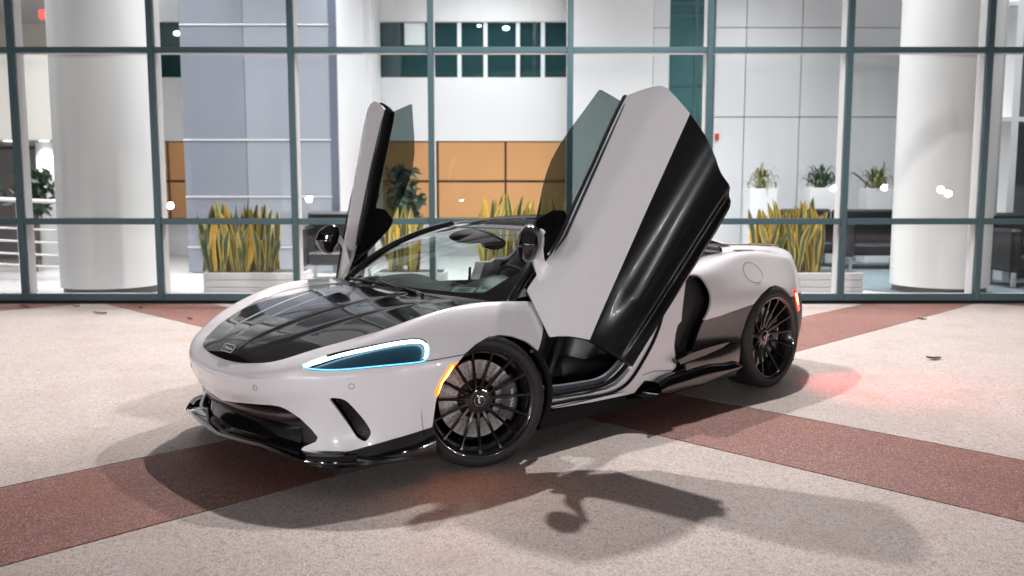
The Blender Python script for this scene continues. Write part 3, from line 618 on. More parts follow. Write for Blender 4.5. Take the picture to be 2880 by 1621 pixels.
def surf_at(s, z, off=0.0):                             # point on the front skin at (s, z), moved off along its normal
    def pt(s_, z_):
        k = np.interp(s_, _s, _k) if s_ <= _s[-1] else pi / 2 + s_ - _s[-1]
        col = np.array([[np.interp(k, FK[i], FG[i, :, c_]) for c_ in range(3)] for i in range(len(FG))]); i0 = int(np.argmax(col[:, 2])); col = col[i0:][::-1]
        return np.array([np.interp(z_, col[:, 2], col[:, c_]) for c_ in range(3)])
    p = pt(s, z); e = .004; n = np.cross(pt(s + e, z) - pt(s - e, z), pt(s, z + e) - pt(s, z - e)); n /= np.linalg.norm(n); n *= 1 if n @ (p - np.array([1.2, 0, .3])) > 0 else -1
    return p + off * n
def SZ(me): return sz(me.V)
def XZ(me): return me.V[:, [0, 2]]
# shallow scoop in front of the side vent
q = SZ(front); w = np.exp(-(((q[:, 0] - 0.86) / .10) ** 2 + ((q[:, 1] - .27) / .09) ** 2)); front.V = front.V - front.N * (0.022 * w)[:, None]
front.N = vnormals(front); z0 = np.abs(front.V[:, 1]) < 1e-6; front.N[z0, 1] = 0; front.N /= np.linalg.norm(front.N, axis=1)[:, None]
base = clip(front, sdf(XZ(front), DOOR_EDGE) * -1)
base = clip(base, sdf(XZ(base), ARCH) * -1)
body = base
for pol in (LOWP, VENT, HEADL): body = clip(body, -sdf(SZ(body), pol))
ambp = clip(base, sdf(SZ(base), AMB)); body = clip(body, -sdf(SZ(body), AMB))
def both(me, th=0.014): m = skirt(me, th); return joined(m, mirrored(m))
link('front_body', both(body), paint, car)
# narrow shut line of the bumper, from the headlight back to the arch
pair('shut_line', tube(spl([(1.649,.9085,.578),(1.544,.9345,.584),(1.437,.9485,.590)], 12), .0022, 6), satin, car)
for sgn in (1, -1):
    s_ = (lambda m: m) if sgn == 1 else mirrored
    # headlight: bowl, lens, glowing strips
    hl = clip(base, sdf(SZ(base), HEADL)); bowl = Me(hl.V - hl.N * .035, hl.F, hl.N)
    o = link('headlight', s_(skirt(bowl, -.036)), lampin, car)
    if sgn == 1:
        cs = HEADL.mean(0)
        def inset(d): return np.array([np.array(p_) - d * np.array(n_) for p_, n_ in zip(HEADL, HN)])
        tg_ = np.roll(HEADL, -1, 0) - np.roll(HEADL, 1, 0); tg_ /= np.linalg.norm(tg_, axis=1)[:, None]; HN = np.c_[-tg_[:, 1], tg_[:, 0]]
        if (HN * (HEADL - cs)).sum() < 0: HN = -HN
        ri = inset(.0105); Rp = np.array([surf_at(p_[0], p_[1], -.010) for p_ in ri]); ri2 = inset(.006); Rq = np.array([surf_at(p_[0], p_[1], -.006) for p_ in ri2])
        nR = len(Rp); top = spl(Rp[1:int(.615 * nR)], 120); bot = spl(np.concatenate([Rq[int(.60 * nR):], Rq[:3]]), 80); rad = np.interp(np.linspace(0, 1, 120), [0, .12, .6, .82, 1], [.003, .007, .0082, .0082, .005])
    link('light_strip', s_(tube(top, rad, 8)), led, o); link('light_edge', s_(tube(bot, .003, 6)), led2, o)
    for f_ in (.35, .5, .65, .8):                       # lamp modules behind the lens
        c = np.array([2.03, .60, .572]) * (1 - f_) + np.array([1.62, .845, .615]) * f_
        n_ = np.array([.55, .80, .15]); n_ /= np.linalg.norm(n_)
        mm = lathe([(0, .001), (.004, .012), (.016, .018), (.016, .024), (-.02, .026)], 20); ez = Vector(n_).to_track_quat('Y', 'Z').to_matrix()
        mm.V = mm.V @ np.array(ez).T + c - n_ * .022; link('lamp_module', s_(mm), caliperm, o)
    link('lens', s_(Me(hl.V - hl.N * .001, hl.F, hl.N)), lens_m, o)
    # amber marker in the arch edge
    am = Me(ambp.V + ambp.N * .002, ambp.F, ambp.N); o = link('side_marker', s_(skirt(am, .02)), amber, car)
    co = sdf(SZ(am), AMB); xr = am.V[:, 0]; dd = np.abs(SZ(am)[:, 0] - np.interp(am.V[:, 2], [.38, .47, .56], [_s[-1] - .297, _s[-1] - .272, _s[-1] - .205]))
    hot = clip(am, np.maximum(dd - .007, np.abs(am.V[:, 2] - .475) - .070))
    if len(hot.V): link('lamp_core', s_(Me(hot.V + hot.N * .002, hot.F, hot.N)), amber_hot, o)
    sp_ = lamp('side_marker_light', 'SPOT', (1.56, sgn * .965, .46), 1.7, (1, .26, .03), .03, (1.62, sgn * 1.35, 0), 130, .9); sp_.parent = car
    # side vent: black well with a blade
    vt = clip(base, sdf(SZ(base), VENT)); well = Me(vt.V - vt.N * .05, vt.F, vt.N)
    o = link('side_vent', s_(skirt(well, -.046)), satin, car)
    bl = clip(base, np.maximum(sdf(SZ(base), VENT), np.abs(sdf(SZ(base), VENT) + .016) - .0015)); link('vent_blade', s_(skirt(Me(bl.V - bl.N * .012, bl.F, bl.N), .03)), gloss, o)
def ringmark(P, r, name):
    j = np.argmin(((base.V - P) ** 2).sum(1)); n = base.N[j]; c = base.V[j] + n * .0006; q = np.array(Vector(n).to_track_quat('Y', 'Z').to_matrix())
    m = lathe([(0, r), (.0012, r + .0012), (0, r + .0024)], 24); m.V = m.V @ q.T + c; link(name, m, satin, car); m2 = mirrored(m); link(name, m2, satin, car)
ringmark((1.959,.762,.482), .011, 'parking_sensor'); ringmark((2.232,.366,.449), .011, 'parking_sensor')

# ---- mouth: recessed inner, radar bar, splitter
def ushape(plan, z0, z1, thick=0.0):
    p = spl(plan, 60); Gd = np.stack([np.c_[p, np.full(60, z0)], np.c_[p, np.full(60, z1)]]); return grid(Gd)
inner_plan = [(2.13,0),(2.12,.25),(2.08,.42),(2.0,.58),(1.9,.66)]
ig = ushape(inner_plan, .12, .40); link('intake_back', joined(ig, mirrored(ig)), satin, car)
def ring_prof(plan, prof, n=70):                        # sweep an (offset, z) section along a plan curve
    p = spl(plan, n); t = np.gradient(p, axis=0); t /= np.linalg.norm(t, axis=1)[:, None]; nn = np.c_[t[:, 1], -t[:, 0]]
    return grid(np.stack([np.c_[p + nn * o, np.full(n, z)] for o, z in prof]), False)
bar_plan = [(2.185,0),(2.178,.18),(2.150,.33),(2.118,.415),(2.07,.47)]
bp_ = ring_prof(bar_plan, [(-.03,.335),(.012,.33),(.016,.315),(.010,.285),(-.03,.280)]); link('radar_bar', joined(bp_, mirrored(bp_)), mat('radar_cover', (0.040, 0.026, 0.027), 0.22, 0, .6, noise=.6, nscale=160, bump=.3, bscale=240), car)
dk = ring_prof([(2.13,0),(2.12,.2),(2.09,.35),(2.03,.47)], [(0,.268),(.03,.255),(.045,.18),(.07,.135)]); link('lower_intake', joined(dk, mirrored(dk)), gloss, car)
sp_plan = [(2.25,0),(2.243,.2),(2.215,.40),(2.165,.58),(2.085,.735),(1.97,.81),(1.82,.86),(1.6,.915)]
sp = ring_prof(sp_plan, [(-.16,.135),(-.02,.134),(.004,.126),(.006,.112),(-.005,.102),(-.2,.095)]); sp.V[:, 2] += np.interp(sp.V[:, 1], [0, .2, .4, .5, .6, .74, 1], [.046, .058, .066, .052, .034, .018, .015]); link('front_splitter', joined(sp, mirrored(sp)), gloss, car, True, 40)
fk = ring_prof([(2.135,.655),(2.10,.71),(2.05,.765),(1.97,.815)], [(-.03,.13),(.006,.125),(.012,.150),(-.008,.185),(-.03,.17)], 30); pair('splitter_flick', fk, gloss, car)
skp = grid(loft(np.array([[(2.0,.675,.168),(1.894,.765,.197),(1.80,.828,.222),(1.70,.866,.246),(1.605,.893,.266)],[(2.0,.690,.150),(1.894,.783,.172),(1.80,.846,.192),(1.70,.884,.21),(1.605,.912,.225)],[(2.0,.705,.135),(1.894,.80,.145),(1.80,.862,.152),(1.70,.90,.160),(1.605,.925,.165)],[(2.0,.70,.12),(1.894,.795,.12),(1.80,.858,.12),(1.70,.897,.12),(1.605,.922,.12)]]), 16, 24)); pair('lower_bumper', skp, gloss, car)

# ---- hood
HE = spl(ROWS[0], 400)
def hood_pt(x, f):                                      # f in -1..1 across
    ye = np.interp(x, HE[::-1, 0], HE[::-1, 1]); ze = np.interp(x, HE[::-1, 0], HE[::-1, 2])
    zc = np.interp(x, HC[::-1, 0], HC[::-1, 1]); a = abs(f)
    z = ze + (zc - ze) * (1 - a ** 2.2)
    y1 = np.interp(x, [1.05, 2.1], [.27, .085]); y2 = np.interp(x, [1.05, 2.0, 2.2], [.56, .30, .16]); yy = a * ye; fade = np.clip((2.2 - x) / .3, 0, 1)
    st = lambda d: 1 / (1 + np.exp(-d / .008))
    z += fade * (.009 * (st(y1 - yy) - .5) + .007 * (st(y2 - yy) - .5)) * (1 - a ** 6)
    return (x, f * ye, z)
HC = spl([(2.205,.530),(2.196,.556),(2.175,.583),(2.13,.613),(2.05,.648),(1.9,.697),(1.7,.747),(1.5,.783),(1.3,.805),(1.0,.812)], 300)
hx = np.concatenate([2.205 - .22 * np.linspace(0, 1, 60) ** 2, np.linspace(1.98, 1.08, 70)])
HG = np.array([[hood_pt(x, f) for f in np.linspace(-1, 1, 141)] for x in hx])
hood = grid(HG); hood.N = vnormals(hood)
if hood.N[len(hood.N) // 2][2] < 0: hood.F = [tuple(reversed(f)) for f in hood.F]; hood.N = -hood.N
hood = tris(hood)
HOODP = [(2.3, -.9), (1.30, -.9), (1.17, -.72), (1.20, -.4), (1.24, 0), (1.20, .4), (1.17, .72), (1.30, .9), (2.3, .9)]
hood = clip(hood, sdf(hood.V[:, [0, 1]], HOODP))
ye_ = np.interp(hood.V[:, 0], HE[::-1, 0], HE[::-1, 1]); 
hood.V[:, 2] -= .0015
hobj = link('hood', skirt(hood, .012), carbon, car)
bd = text_mesh('badge_letters', 'McLaren', .022, .0012)
nb = np.array([.80, 0, .60]); nb /= np.linalg.norm(nb); ub = np.array([-.60, 0, .80]); rb = np.array([0, 1.0, 0])
Bm = np.stack([rb, ub, nb], 1); cB = np.array([2.180, 0, .5835])
bd.V = bd.V @ Bm.T + cB + nb * .004; link('badge_letters', bd, whiteink, hobj, False)
pw, ph = .058, .020
plate = Me(np.array([(-pw, -ph, 0), (pw * .8, -ph, 0), (pw, 0.2 * ph, 0), (pw * .85, ph, 0), (-pw * .9, ph, 0), (-pw * 1.03, -.1 * ph, 0)]), []); n6 = 6
plate.V = np.concatenate([plate.V * [1, 1, 0], plate.V + [0, 0, .003]]); plate.F = [tuple(range(6, 12))] + [(i, (i + 1) % 6, (i + 1) % 6 + 6, i + 6) for i in range(6)]
rim_ = [Vector(v) for v in plate.V[6:]]; pl2 = tube(np.array([tuple(v) for v in rim_ + rim_[:1]]), .0016, 5, False)
for m_, mt_, nm_ in ((plate, gloss, 'badge'), (pl2, whiteink, 'badge_rim')):
    m_.V = m_.V @ Bm.T + cB; link(nm_, m_, mt_, hobj, False)

# ---- rear body
RR = [
 [(-.30,.50,1.06),(-.6,.50,1.04),(-.9,.50,1.015),(-1.2,.49,.995),(-1.5,.485,.98),(-1.75,.475,.968),(-1.95,.46,.958),(-2.1,.43,.952),(-2.185,.36,.949),(-2.235,.2,.947),(-2.25,0,.947)],
 [(-.30,.66,.89),(-.6,.66,.905),(-.9,.645,.925),(-1.2,.635,.935),(-1.5,.63,.937),(-1.75,.62,.933),(-1.95,.595,.928),(-2.1,.54,.928),(-2.2,.42,.93),(-2.255,.22,.932),(-2.27,0,.932)],
 [(-.30,.81,.868),(-.6,.815,.882),(-.9,.80,.917),(-1.2,.788,.942),(-1.5,.780,.928),(-1.75,.755,.898),(-1.95,.705,.885),(-2.1,.63,.885),(-2.215,.46,.888),(-2.265,.23,.89),(-2.28,0,.89)],
 [(-.30,.87,.84),(-.6,.868,.855),(-.9,.845,.875),(-1.2,.83,.890),(-1.5,.822,.88),(-1.75,.79,.855),(-1.95,.735,.84),(-2.1,.655,.835),(-2.22,.48,.835),(-2.27,.24,.835),(-2.285,0,.835)],
 [(-.30,.905,.76),(-.6,.905,.765),(-.9,.895,.775),(-1.2,.895,.785),(-1.5,.882,.775),(-1.75,.84,.755),(-1.95,.775,.74),(-2.1,.69,.735),(-2.23,.5,.735),(-2.28,.25,.735),(-2.295,0,.735)],
 [(-.30,.93,.64),(-.6,.93,.64),(-.9,.938,.645),(-1.2,.955,.66),(-1.5,.942,.65),(-1.75,.883,.63),(-1.95,.805,.61),(-2.1,.712,.60),(-2.24,.52,.6),(-2.29,.26,.6),(-2.305,0,.6)],
 [(-.30,.925,.52),(-.6,.925,.52),(-.9,.936,.525),(-1.2,.956,.53),(-1.5,.946,.53),(-1.75,.893,.52),(-1.95,.82,.51),(-2.1,.73,.5),(-2.25,.54,.5),(-2.30,.27,.5),(-2.315,0,.5)],
 [(-.30,.935,.40),(-.6,.93,.40),(-.9,.938,.40),(-1.2,.955,.40),(-1.5,.945,.40),(-1.75,.89,.40),(-1.95,.82,.40),(-2.1,.735,.4),(-2.26,.55,.4),(-2.31,.27,.4),(-2.325,0,.4)],
 [(-.30,.955,.28),(-.6,.952,.28),(-.9,.95,.28),(-1.2,.95,.28),(-1.5,.935,.28),(-1.75,.87,.28),(-1.95,.80,.28),(-2.1,.72,.28),(-2.25,.54,.28),(-2.30,.27,.28),(-2.315,0,.28)],
 [(-.30,.94,.15),(-.6,.94,.15),(-.9,.935,.15),(-1.2,.93,.15),(-1.5,.91,.15),(-1.75,.84,.16),(-1.95,.77,.18),(-2.1,.68,.2),(-2.22,.5,.2),(-2.26,.25,.2),(-2.27,0,.2)],
]
RG = loft(np.array(RR), 120, 170); RG[:, -1, 1] = 0
rear = grid(RG); rear.N = vnormals(rear)
if rear.N[170 * 60 + 40][1] < 0: rear.F = [tuple(reversed(f)) for f in rear.F]; rear.N = -rear.N
rear.N[169::170, 1] = 0; rear.N /= np.linalg.norm(rear.N, axis=1)[:, None]; rear = tris(rear)
RARCH = [(-.890,0),(-.900,.171),(-.908,.243),(-.930,.386),(-1.006,.541),(-1.069,.617),(-1.158,.674),(-1.276,.712),(-1.382,.718),(-1.494,.686),(-1.59,.625),(-1.66,.53),(-1.70,.40),(-1.71,.25),(-1.70,0)]
rb0 = clip(rear, -sdf(XZ(rear), RARCH))
INTAKE = smooth_poly([(-.336,.80),(-.37,.832),(-.43,.846),(-.50,.845),(-.542,.826),(-.588,.774),(-.610,.721),(-.60,.661),(-.566,.594),(-.517,.537),(-.469,.466),(-.435,.415),(-.395,.371),(-.32,.357),(-.20,.35),(-.15,.42),(-.15,.6),(-.15,.75)], 100)
rb1 = clip(rb0, -sdf(XZ(rb0), INTAKE)); rb1 = clip(rb1, rb1.V[:, 0] + .31)
def line_f(P, pts): return np.interp(P[:, 0], [p[0] for p in pts][::-1], [p[1] for p in pts][::-1])
WL = [(-.3,.535),(-.459,.547),(-.703,.566),(-1.085,.616),(-2.4,.62)]
white = clip(rb1, line_f(rb1.V, WL) - rb1.V[:, 2]); dark = clip(rb1, rb1.V[:, 2] - line_f(rb1.V, WL))
tail_cut = white.V[:, 0]
link('rear_body', both(white), paint, car)
BL = [(-.1,.30),(-.21,.300),(-.563,.339),(-.949,.376),(-2.4,.40)]
d_up = clip(dark, line_f(dark.V, BL) + .003 - dark.V[:, 2]); d_lo = clip(dark, dark.V[:, 2] - line_f(dark.V, BL) + .003)
for nm_, pc_ in (('rear_lower_panel', d_up), ('rear_side_skirt', d_lo)):
    fpart = clip(pc_, -1.3 - pc_.V[:, 0]); rpart = clip(pc_, pc_.V[:, 0] + 1.3)
    pair(nm_, skirt(fpart, .014), sillgrey, car); link('rear_bumper', both(rpart), satin, car)
for sgn in (1, -1):
    s_ = (lambda m: m) if sgn == 1 else mirrored
    it = clip(rear, sdf(XZ(rear), INTAKE)); it = clip(it, it.V[:, 0] + .31); w_ = Me(it.V - np.array([0, .075, 0]), it.F, it.N)
    o = link('air_intake', s_(w_), satin, car)
    # mesh bars in the intake
    bars = Me()
    for k in range(34):
        z = .36 + k * .0145
        sel = it.V[np.abs(it.V[:, 2] - z) < .006]
        if len(sel) < 3: continue
        x0, x1 = sel[:, 0].min(), sel[:, 0].max(); y = sel[:, 1].mean() - .06
        bars.add(box(x0, x1, y - .002, y + .002, z - .002, z + .002))
    link('intake_mesh', s_(bars), caliperm, o, False)
    ib = clip(rb0, np.maximum(np.abs(sdf(XZ(rb0), INTAKE) - .004) - .004, rb0.V[:, 0] + .31)); 
    blade = flatpoly([(-.34,.368),(-.56,.385),(-.774,.392),(-.70,.366),(-.50,.338),(-.24,.315),(-.22,.345)], .962, .05); link('skirt_blade', s_(blade), gloss, car, False)
    xs_ = np.array([-.02, -.06, -.20, -.40, -.60, -.78, -.87, -.892]); zt_ = np.array([.225, .238, .252, .262, .262, .250, .240, .228]); zb2 = np.array([.165, .155, .150, .152, .165, .185, .198, .208])
    skt = grid(loft(np.array([np.c_[xs_, np.full(8, .93), zt_ + .012], np.c_[xs_, np.full(8, .972), zt_], np.c_[xs_, np.full(8, .988), zt_ * .55 + zb2 * .45], np.c_[xs_, np.full(8, .984), zb2 + .006], np.c_[xs_, np.full(8, .965), zb2], np.c_[xs_, np.full(8, .80), zb2 - .01]]), 24, 40)); link('sill_extension', s_(skt), gloss, car, True)
    # fuel flap outline
    th = np.linspace(0, 2 * pi, 49); ring = []
    for t in th:
        P = np.array([-1.163 + .106 * cos(t), 0, .815 + .067 * sin(t)]); j = np.argmin((rear.V[:, 0] - P[0]) ** 2 + (rear.V[:, 2] - P[2]) ** 2 + (rear.V[:, 1] < .7) * 9); P[1] = rear.V[j, 1] + .0002 + rear.N[j, 1] * .0005; ring.append(P)
    ring = spl(np.array(ring)[::4], 60)
    if sgn == 1: link('fuel_flap_seam', s_(tube(ring, .0013, 5, False)), sillgrey, car)
    # deck vent
    vv = clip(rear, sdf(rear.V[:, [0, 1]], smooth_poly([(-1.36,.585),(-1.40,.64),(-1.50,.655),(-1.60,.62),(-1.50,.585)], 40)) + (rear.V[:, 2] < .9) * 9.0); link('deck_vent', s_(Me(vv.V + vv.N * .0015, vv.F, vv.N)), satin, car)
    # red marker
    rm = clip(rb0, sdf(XZ(rb0), [(-1.655,.655),(-1.74,.66),(-1.80,.57),(-1.83,.50),(-1.775,.49),(-1.72,.55)]) + (rb0.V[:, 0] < -2.0) * 9); o = link('rear_marker', s_(skirt(Me(rm.V + rm.N * .003, rm.F, rm.N), .01)), redl, car)
    rh = clip(rm, sdf(XZ(rm), smooth_poly([(-1.70,.62),(-1.735,.625),(-1.775,.56),(-1.755,.545)], 30)))
    link('lamp_core', s_(Me(rh.V + rh.N * .005, rh.F, rh.N)), red_hot, o)
    sp_ = lamp('rear_marker_light', 'SPOT', (-1.80, sgn * .95, .56), 30, (1, .02, .03), .04, (-1.98, sgn * 1.60, 0), 115, 1.0); sp_.parent = car
ld = grid(np.array([[(x, y, np.interp(x, [-2.26, -1.95, -1.5, -1.2, -.9], [.947, .958, .981, .997, 1.016]) + .055 * np.interp(x, [-2.25, -1.7, -.9], [0, .25, 1]) * (1 - (y / .5) ** 2)) for y in np.linspace(-.5, .5, 21)] for x in np.linspace(-.85, -2.24, 30)]))
link('rear_deck', ld, paint, car)
link('tail_panel', box(-2.30, -2.2, -.45, .45, .22, .62, .02), satin, car, False)

# ---- windscreen, pillars, roof
WB = spl([(1.02,.775,.780),(1.10,.55,.795),(1.155,.25,.802),(1.165,0,.804)], 30)      # base, centre last
WT = spl([(.318,.525,1.142),(.405,.36,1.152),(.480,.15,1.159),(.497,0,1.161)], 30)
def screen(f0, f1, nu=30):
    g = []
    for f in np.linspace(f0, f1, nu):
        row = WB * (1 - f) + WT * f; bul = 4 * f * (1 - f); row = row + np.array([.028, 0, .050]) * bul + np.c_[np.zeros(30), .035 * bul * (row[:, 1] / .7), np.zeros(30)]
        g.append(row)
    return np.array(g)
sg = screen(0, 1); half = grid(sg); half.N = vnormals(half)
if half.N[400][2] < 0: half.F = [tuple(reversed(f)) for f in half.F]; half.N = -half.N
half.N[29::30, 1] = 0; half = tris(half)
fq = np.repeat(np.linspace(0, 1, 30), 30); gq = np.tile(np.linspace(0, 1, 30), 30)
FRIT = np.maximum.reduce([.045 - gq, np.interp(gq, [0, .1, .2, .35, 1], [.35, .22, .06, .035, .03]) - fq, fq - .90])
ring_f = clip(half, -FRIT); glass_f = clip(half, FRIT)
wso = link('windscreen', joined(glass_f, mirrored(glass_f)), wglass, car)
fr_ = Me(ring_f.V + ring_f.N * .001, ring_f.F, ring_f.N); link('windscreen_border', joined(fr_, mirrored(fr_)), gloss, wso)
pil = tube(np.array([p for p in sg[:, 0]] + []) + [0, .012, -.006], np.linspace(.024, .032, 30), 10); 
link('pillar', pil, gloss, car); link('pillar', mirrored(pil), gloss, car)
RF = []
for x, hw, zc, drop, bow in ((.497,.525,1.162,.019,.178),(.40,.54,1.184,.034,.165),(.26,.555,1.200,.045,.13),(.08,.565,1.209,.05,.08),(-.15,.575,1.211,.05,.03),(-.4,.58,1.200,.055,0),(-.65,.575,1.165,.06,0),(-.88,.55,1.09,.06,0)):
    RF.append([(x - bow * abs(f) ** 1.9, f * hw, zc - drop * abs(f) ** 2.2) for f in np.linspace(-1, 1, 15)])
rfm = grid(loft(np.array(RF), 40, 60)); rfm.N = vnormals(rfm)
if rfm.N[1200][2] < 0: rfm.F = [tuple(reversed(f)) for f in rfm.F]; rfm.N = -rfm.N
link('roof', skirt(rfm, .03), roofm, car)
hl_ = Me(rfm.V - np.array([0, 0, .034]), [tuple(reversed(f)) for f in rfm.F], -rfm.N); link('headliner', hl_, mat('headliner_black', (0.012, 0.012, 0.013), .8, spec=.2), car)
for sgn in (1, -1):
    b_ = tube(spl([(-.35,.585,1.13),(-.6,.60,1.08),(-.9,.60,.985),(-1.2,.57,.945)], 20), np.linspace(.045, .035, 20), 10); link('buttress', b_ if sgn > 0 else mirrored(b_), gloss, car)
tg = grid(np.array([[(x, y, np.interp(x, [-1.45, -.86], [.965, 1.09]) + .03 * (1 - (y / .52) ** 2)) for y in np.linspace(-.52, .52, 15)] for x in np.linspace(-.86, -1.45, 12)])); link('tailgate_glass', tg, gloss, car)
for sgn in (1, -1):
    r_ = np.array([(q_[0], sgn * abs(q_[1]), q_[2] - .012) for q_ in spl(np.array([r[-1] for r in RF[:7]]), 24)]); link('roof_rail', tube(r_, .022, 8), gloss, car)
# cowl and wiper
cw = grid(np.array([[(np.interp(abs(y), [0, .8], [1.26, 1.04]) - d, y, np.interp(abs(y), [0, .8], [.785, .752]) + h) for y in np.linspace(-.79, .79, 41)] for d, h in ((-.03, -.01), (.02, -.012), (.06, -.004), (.14, .02))])); link('cowl', cw, satin, car)
wp = tube(spl([(1.225,.30,.812),(1.21,0.05,.825),(1.17,-.30,.828),(1.10,-.60,.82)], 20), .008, 6); link('wiper', wp, satin, car)
wp = tube(spl([(1.245,.35,.803),(1.20,-.05,.838),(1.15,-.25,.842)], 12), np.linspace(.013, .006, 12), 8); link('wiper_arm', wp, gloss, car)
# registration stickers inside the screen
def on_screen(y, f):
    g = 1 - y / np.interp(f, [0, 1], [.775, .535]); u = np.clip(g * 29, 0, 28.99); i = int(u); s2 = screen(f, f, 1)[0]; return s2[i] * (1 - (u - i)) + s2[i + 1] * (u - i)
stk = mat('paper_sticker', (0.55, 0.62, 0.63), 0.6); ink = mat('sticker_ink', (0.05, 0.07, 0.08), 0.6)
for (ya, yb, fa, fb, rows_, txt, tsz) in ((.405, .535, .045, .092, ((.20, .60), (.42, .85), (.75, .75)), '8', .022), (.545, .615, .068, .128, ((.78, .6),), '08 26', .022)):
    q4 = np.array([on_screen(ya, fa), on_screen(yb, fa + .012), on_screen(yb, fb + .012), on_screen(ya, fb)]); n4 = np.cross(q4[1] - q4[0], q4[3] - q4[0]); n4 /= np.linalg.norm(n4); n4 *= np.sign(n4[0] + n4[2])
    q4 = q4 - n4 * .006; so = link('sticker', Me(q4, [(0, 1, 2, 3)]), stk, wso, False)
    ex = (q4[1] - q4[0]); L_ = np.linalg.norm(ex); ex /= L_; ey = np.cross(n4, ex); hgt = abs((q4[3] - q4[0]) @ ey); tm = text_mesh('sticker_print', txt, tsz, 0); c0 = q4.mean(0)
    off = -ex * L_ * .36 - ey * hgt * .2 if txt == '8' else 0 * ex
    tm.V = tm.V[:, :1] * ex + tm.V[:, 1:2] * ey + c0 + off + n4 * .001; link('sticker_print', tm, ink, wso, False)
    for (vy, wd) in rows_:
        a_ = q4[0] + ey * hgt * vy + ex * L_ * .5; ln = np.array([a_ - ex * L_ * wd * .3 - ey * .0025, a_ + ex * L_ * wd * .45 - ey * .0025, a_ + ex * L_ * wd * .45 + ey * .0025, a_ - ex * L_ * wd * .3 + ey * .0025]) + n4 * .001
        link('sticker_print', Me(ln, [(0, 1, 2, 3)]), ink, wso, False)

# ---- cabin
def surf_box(name, V, F, m): return link(name, Me(V, F), m, car, True, 35)
link('floor_pan', box(-1.9, 2.05, -.80, .80, .10, .13), satin, car, False)
link('cabin_floor', box(-.45, 1.05, -.74, .74, .17, .20), carpet_m, car, False)
dash = []
for y in np.linspace(-.76, .76, 41):
    hump = .088 * np.exp(-((y - .43) / .17) ** 2) + .045 * np.exp(-((y + .38) / .22) ** 2) + .02 * np.exp(-(y / .10) ** 2)
    dash.append([(1.16, y, .765), (1.02, y, .79), (.90, y, .80 + .7 * hump), (.78, y, .80 + hump), (.70, y, .775 + hump), (.68, y, .69), (.74, y, .58), (.86, y, .46)])
dm = grid(loft(np.array(dash), 60, 30)); dm.F = [tuple(reversed(f)) for f in dm.F]; link('dashboard', dm, leather, car)
link('rear_bulkhead', grid(loft(np.array([[(-.36 - .10 * f, y, .2 + .86 * f) for y in (-.70, -.66, -.3, 0, .3, .66, .70)] for f in (0, .35, .7, 1)]), 12, 20)), leather, car)
link('console', fix(box(-.3, .80, -.13, .13, .20, .44, .03)), leather, car, False)
fw = Me(); link('bulkhead', box(.93, 1.0, -.80, .80, .2, .74), satin, car, False)
kg = np.array([[(x, .50 + .045 * sin(10 * x + 5 * z) + .10 * (x > .8) * (x - .8) / .15, z) for z in np.linspace(.20, .76, 24)] for x in np.linspace(.95, -.12, 60)]); kick = grid(kg); pair('footwell_trim', kick, mat('cabin_trim_sheen', (0.016, 0.020, 0.022), 0.28, spec=.6), car)
sc_ = flatpoly([(.62,.338),(.46,.343),(.336,.334),(.206,.311),(-.083,.233),(-.083,.18),(.74,.18),(.68,.30)], .62, .02); link('sill_carpet', sc_, carpet_m, car, False); link('sill_carpet', mirrored(sc_), carpet_m, car, False)
hp_ = tube(spl([(.54,.74,.70),(.588,.74,.548),(.628,.74,.465),(.69,.74,.34)], 16), .026, 8); pair('hinge_strut', hp_, satin, car)
tun = grid(loft(np.array([[(.95,.35,.62),(.95,.2,.70)],[(.55,.30,.50),(.55,.14,.56)],[(.05,.28,.44),(.05,.12,.50)]]), 14, 8)); pair('tunnel_trim', tun, leather, car)
def seat(y0):
    o = empty('seat', (0, 0, 0), 0, car)
    def pad(rows, nu=24, nv=18): m = grid(loft(np.array(rows), nu, nv)); return m
    back = []
    for z, xc, hw, dp in ((.36,.02,.20,.05),(.50,-.04,.235,.07),(.68,-.12,.24,.07),(.84,-.20,.20,.06),(.93,-.245,.125,.055),(1.04,-.29,.12,.055),(1.09,-.315,.09,.04)):
        back.append([(xc + dp * np.cos(t) * (1 if np.cos(t) > 0 else 1.2) - .02 * abs(np.sin(t)), y0 + hw * np.sin(t) * (1 + .0), z) for t in np.linspace(0, 2 * pi, 25)])
    b = pad(back, 30, 48); b.F = [tuple(reversed(f)) for f in b.F]; link('backrest', b, leather, o)
    cus = []
    for x, hw, h in ((.48,.20,.34),(.44,.225,.385),(.25,.235,.365),(.06,.225,.33),(-.05,.2,.30)):
        cus.append([(x, y0 + hw * f, h - .03 * (1 - f * f) if abs(f) < .99 else .2) for f in (-1.0, -.98, -.7, -.3, 0, .3, .7, .98, 1.0)])
    link('cushion', pad(cus), leather, o)
seat(.38); seat(-.38)
sw = lathe([(0, .165), (.013, .178), (0, .191), (-.013, .178), (0, .165)], 40); qs = np.array(Vector((-.93, 0, .36)).to_track_quat('Y', 'Z').to_matrix()); sw.V = sw.V @ qs.T + [.56, .37, .76]
for a in (0.2, pi - .2, -pi / 2):
    t_ = tube(np.array([(0, 0, 0), (.17 * cos(a), 0, .17 * sin(a))]), .016, 6); t_.V = t_.V @ qs.T + [.56, .37, .76]; sw = joined(sw, t_)
link('steering_wheel', sw, leather, car)
rm_ = Me(); mv = lathe([(-.02, .001), (-.018, .06), (0, .075), (.012, .07), (.014, .001)], 24); mv.V = mv.V * [1.65, 1, .60]; mv.V = mv.V[:, [1, 0, 2]] * [-1, 1, 1] + [.47, .04, 1.045]; link('rear_view_mirror', mv, gloss, car)
cm_ = lathe([(-1, .001), (-.85, .5), (-.4, .92), (.1, 1), (.6, .8), (.9, .4), (1, .001)], 24); cm_.V = cm_.V[:, [1, 0, 2]] * [.17, .11, .045] + [.60, .01, 1.088]; link('camera_housing', cm_, matte, car)
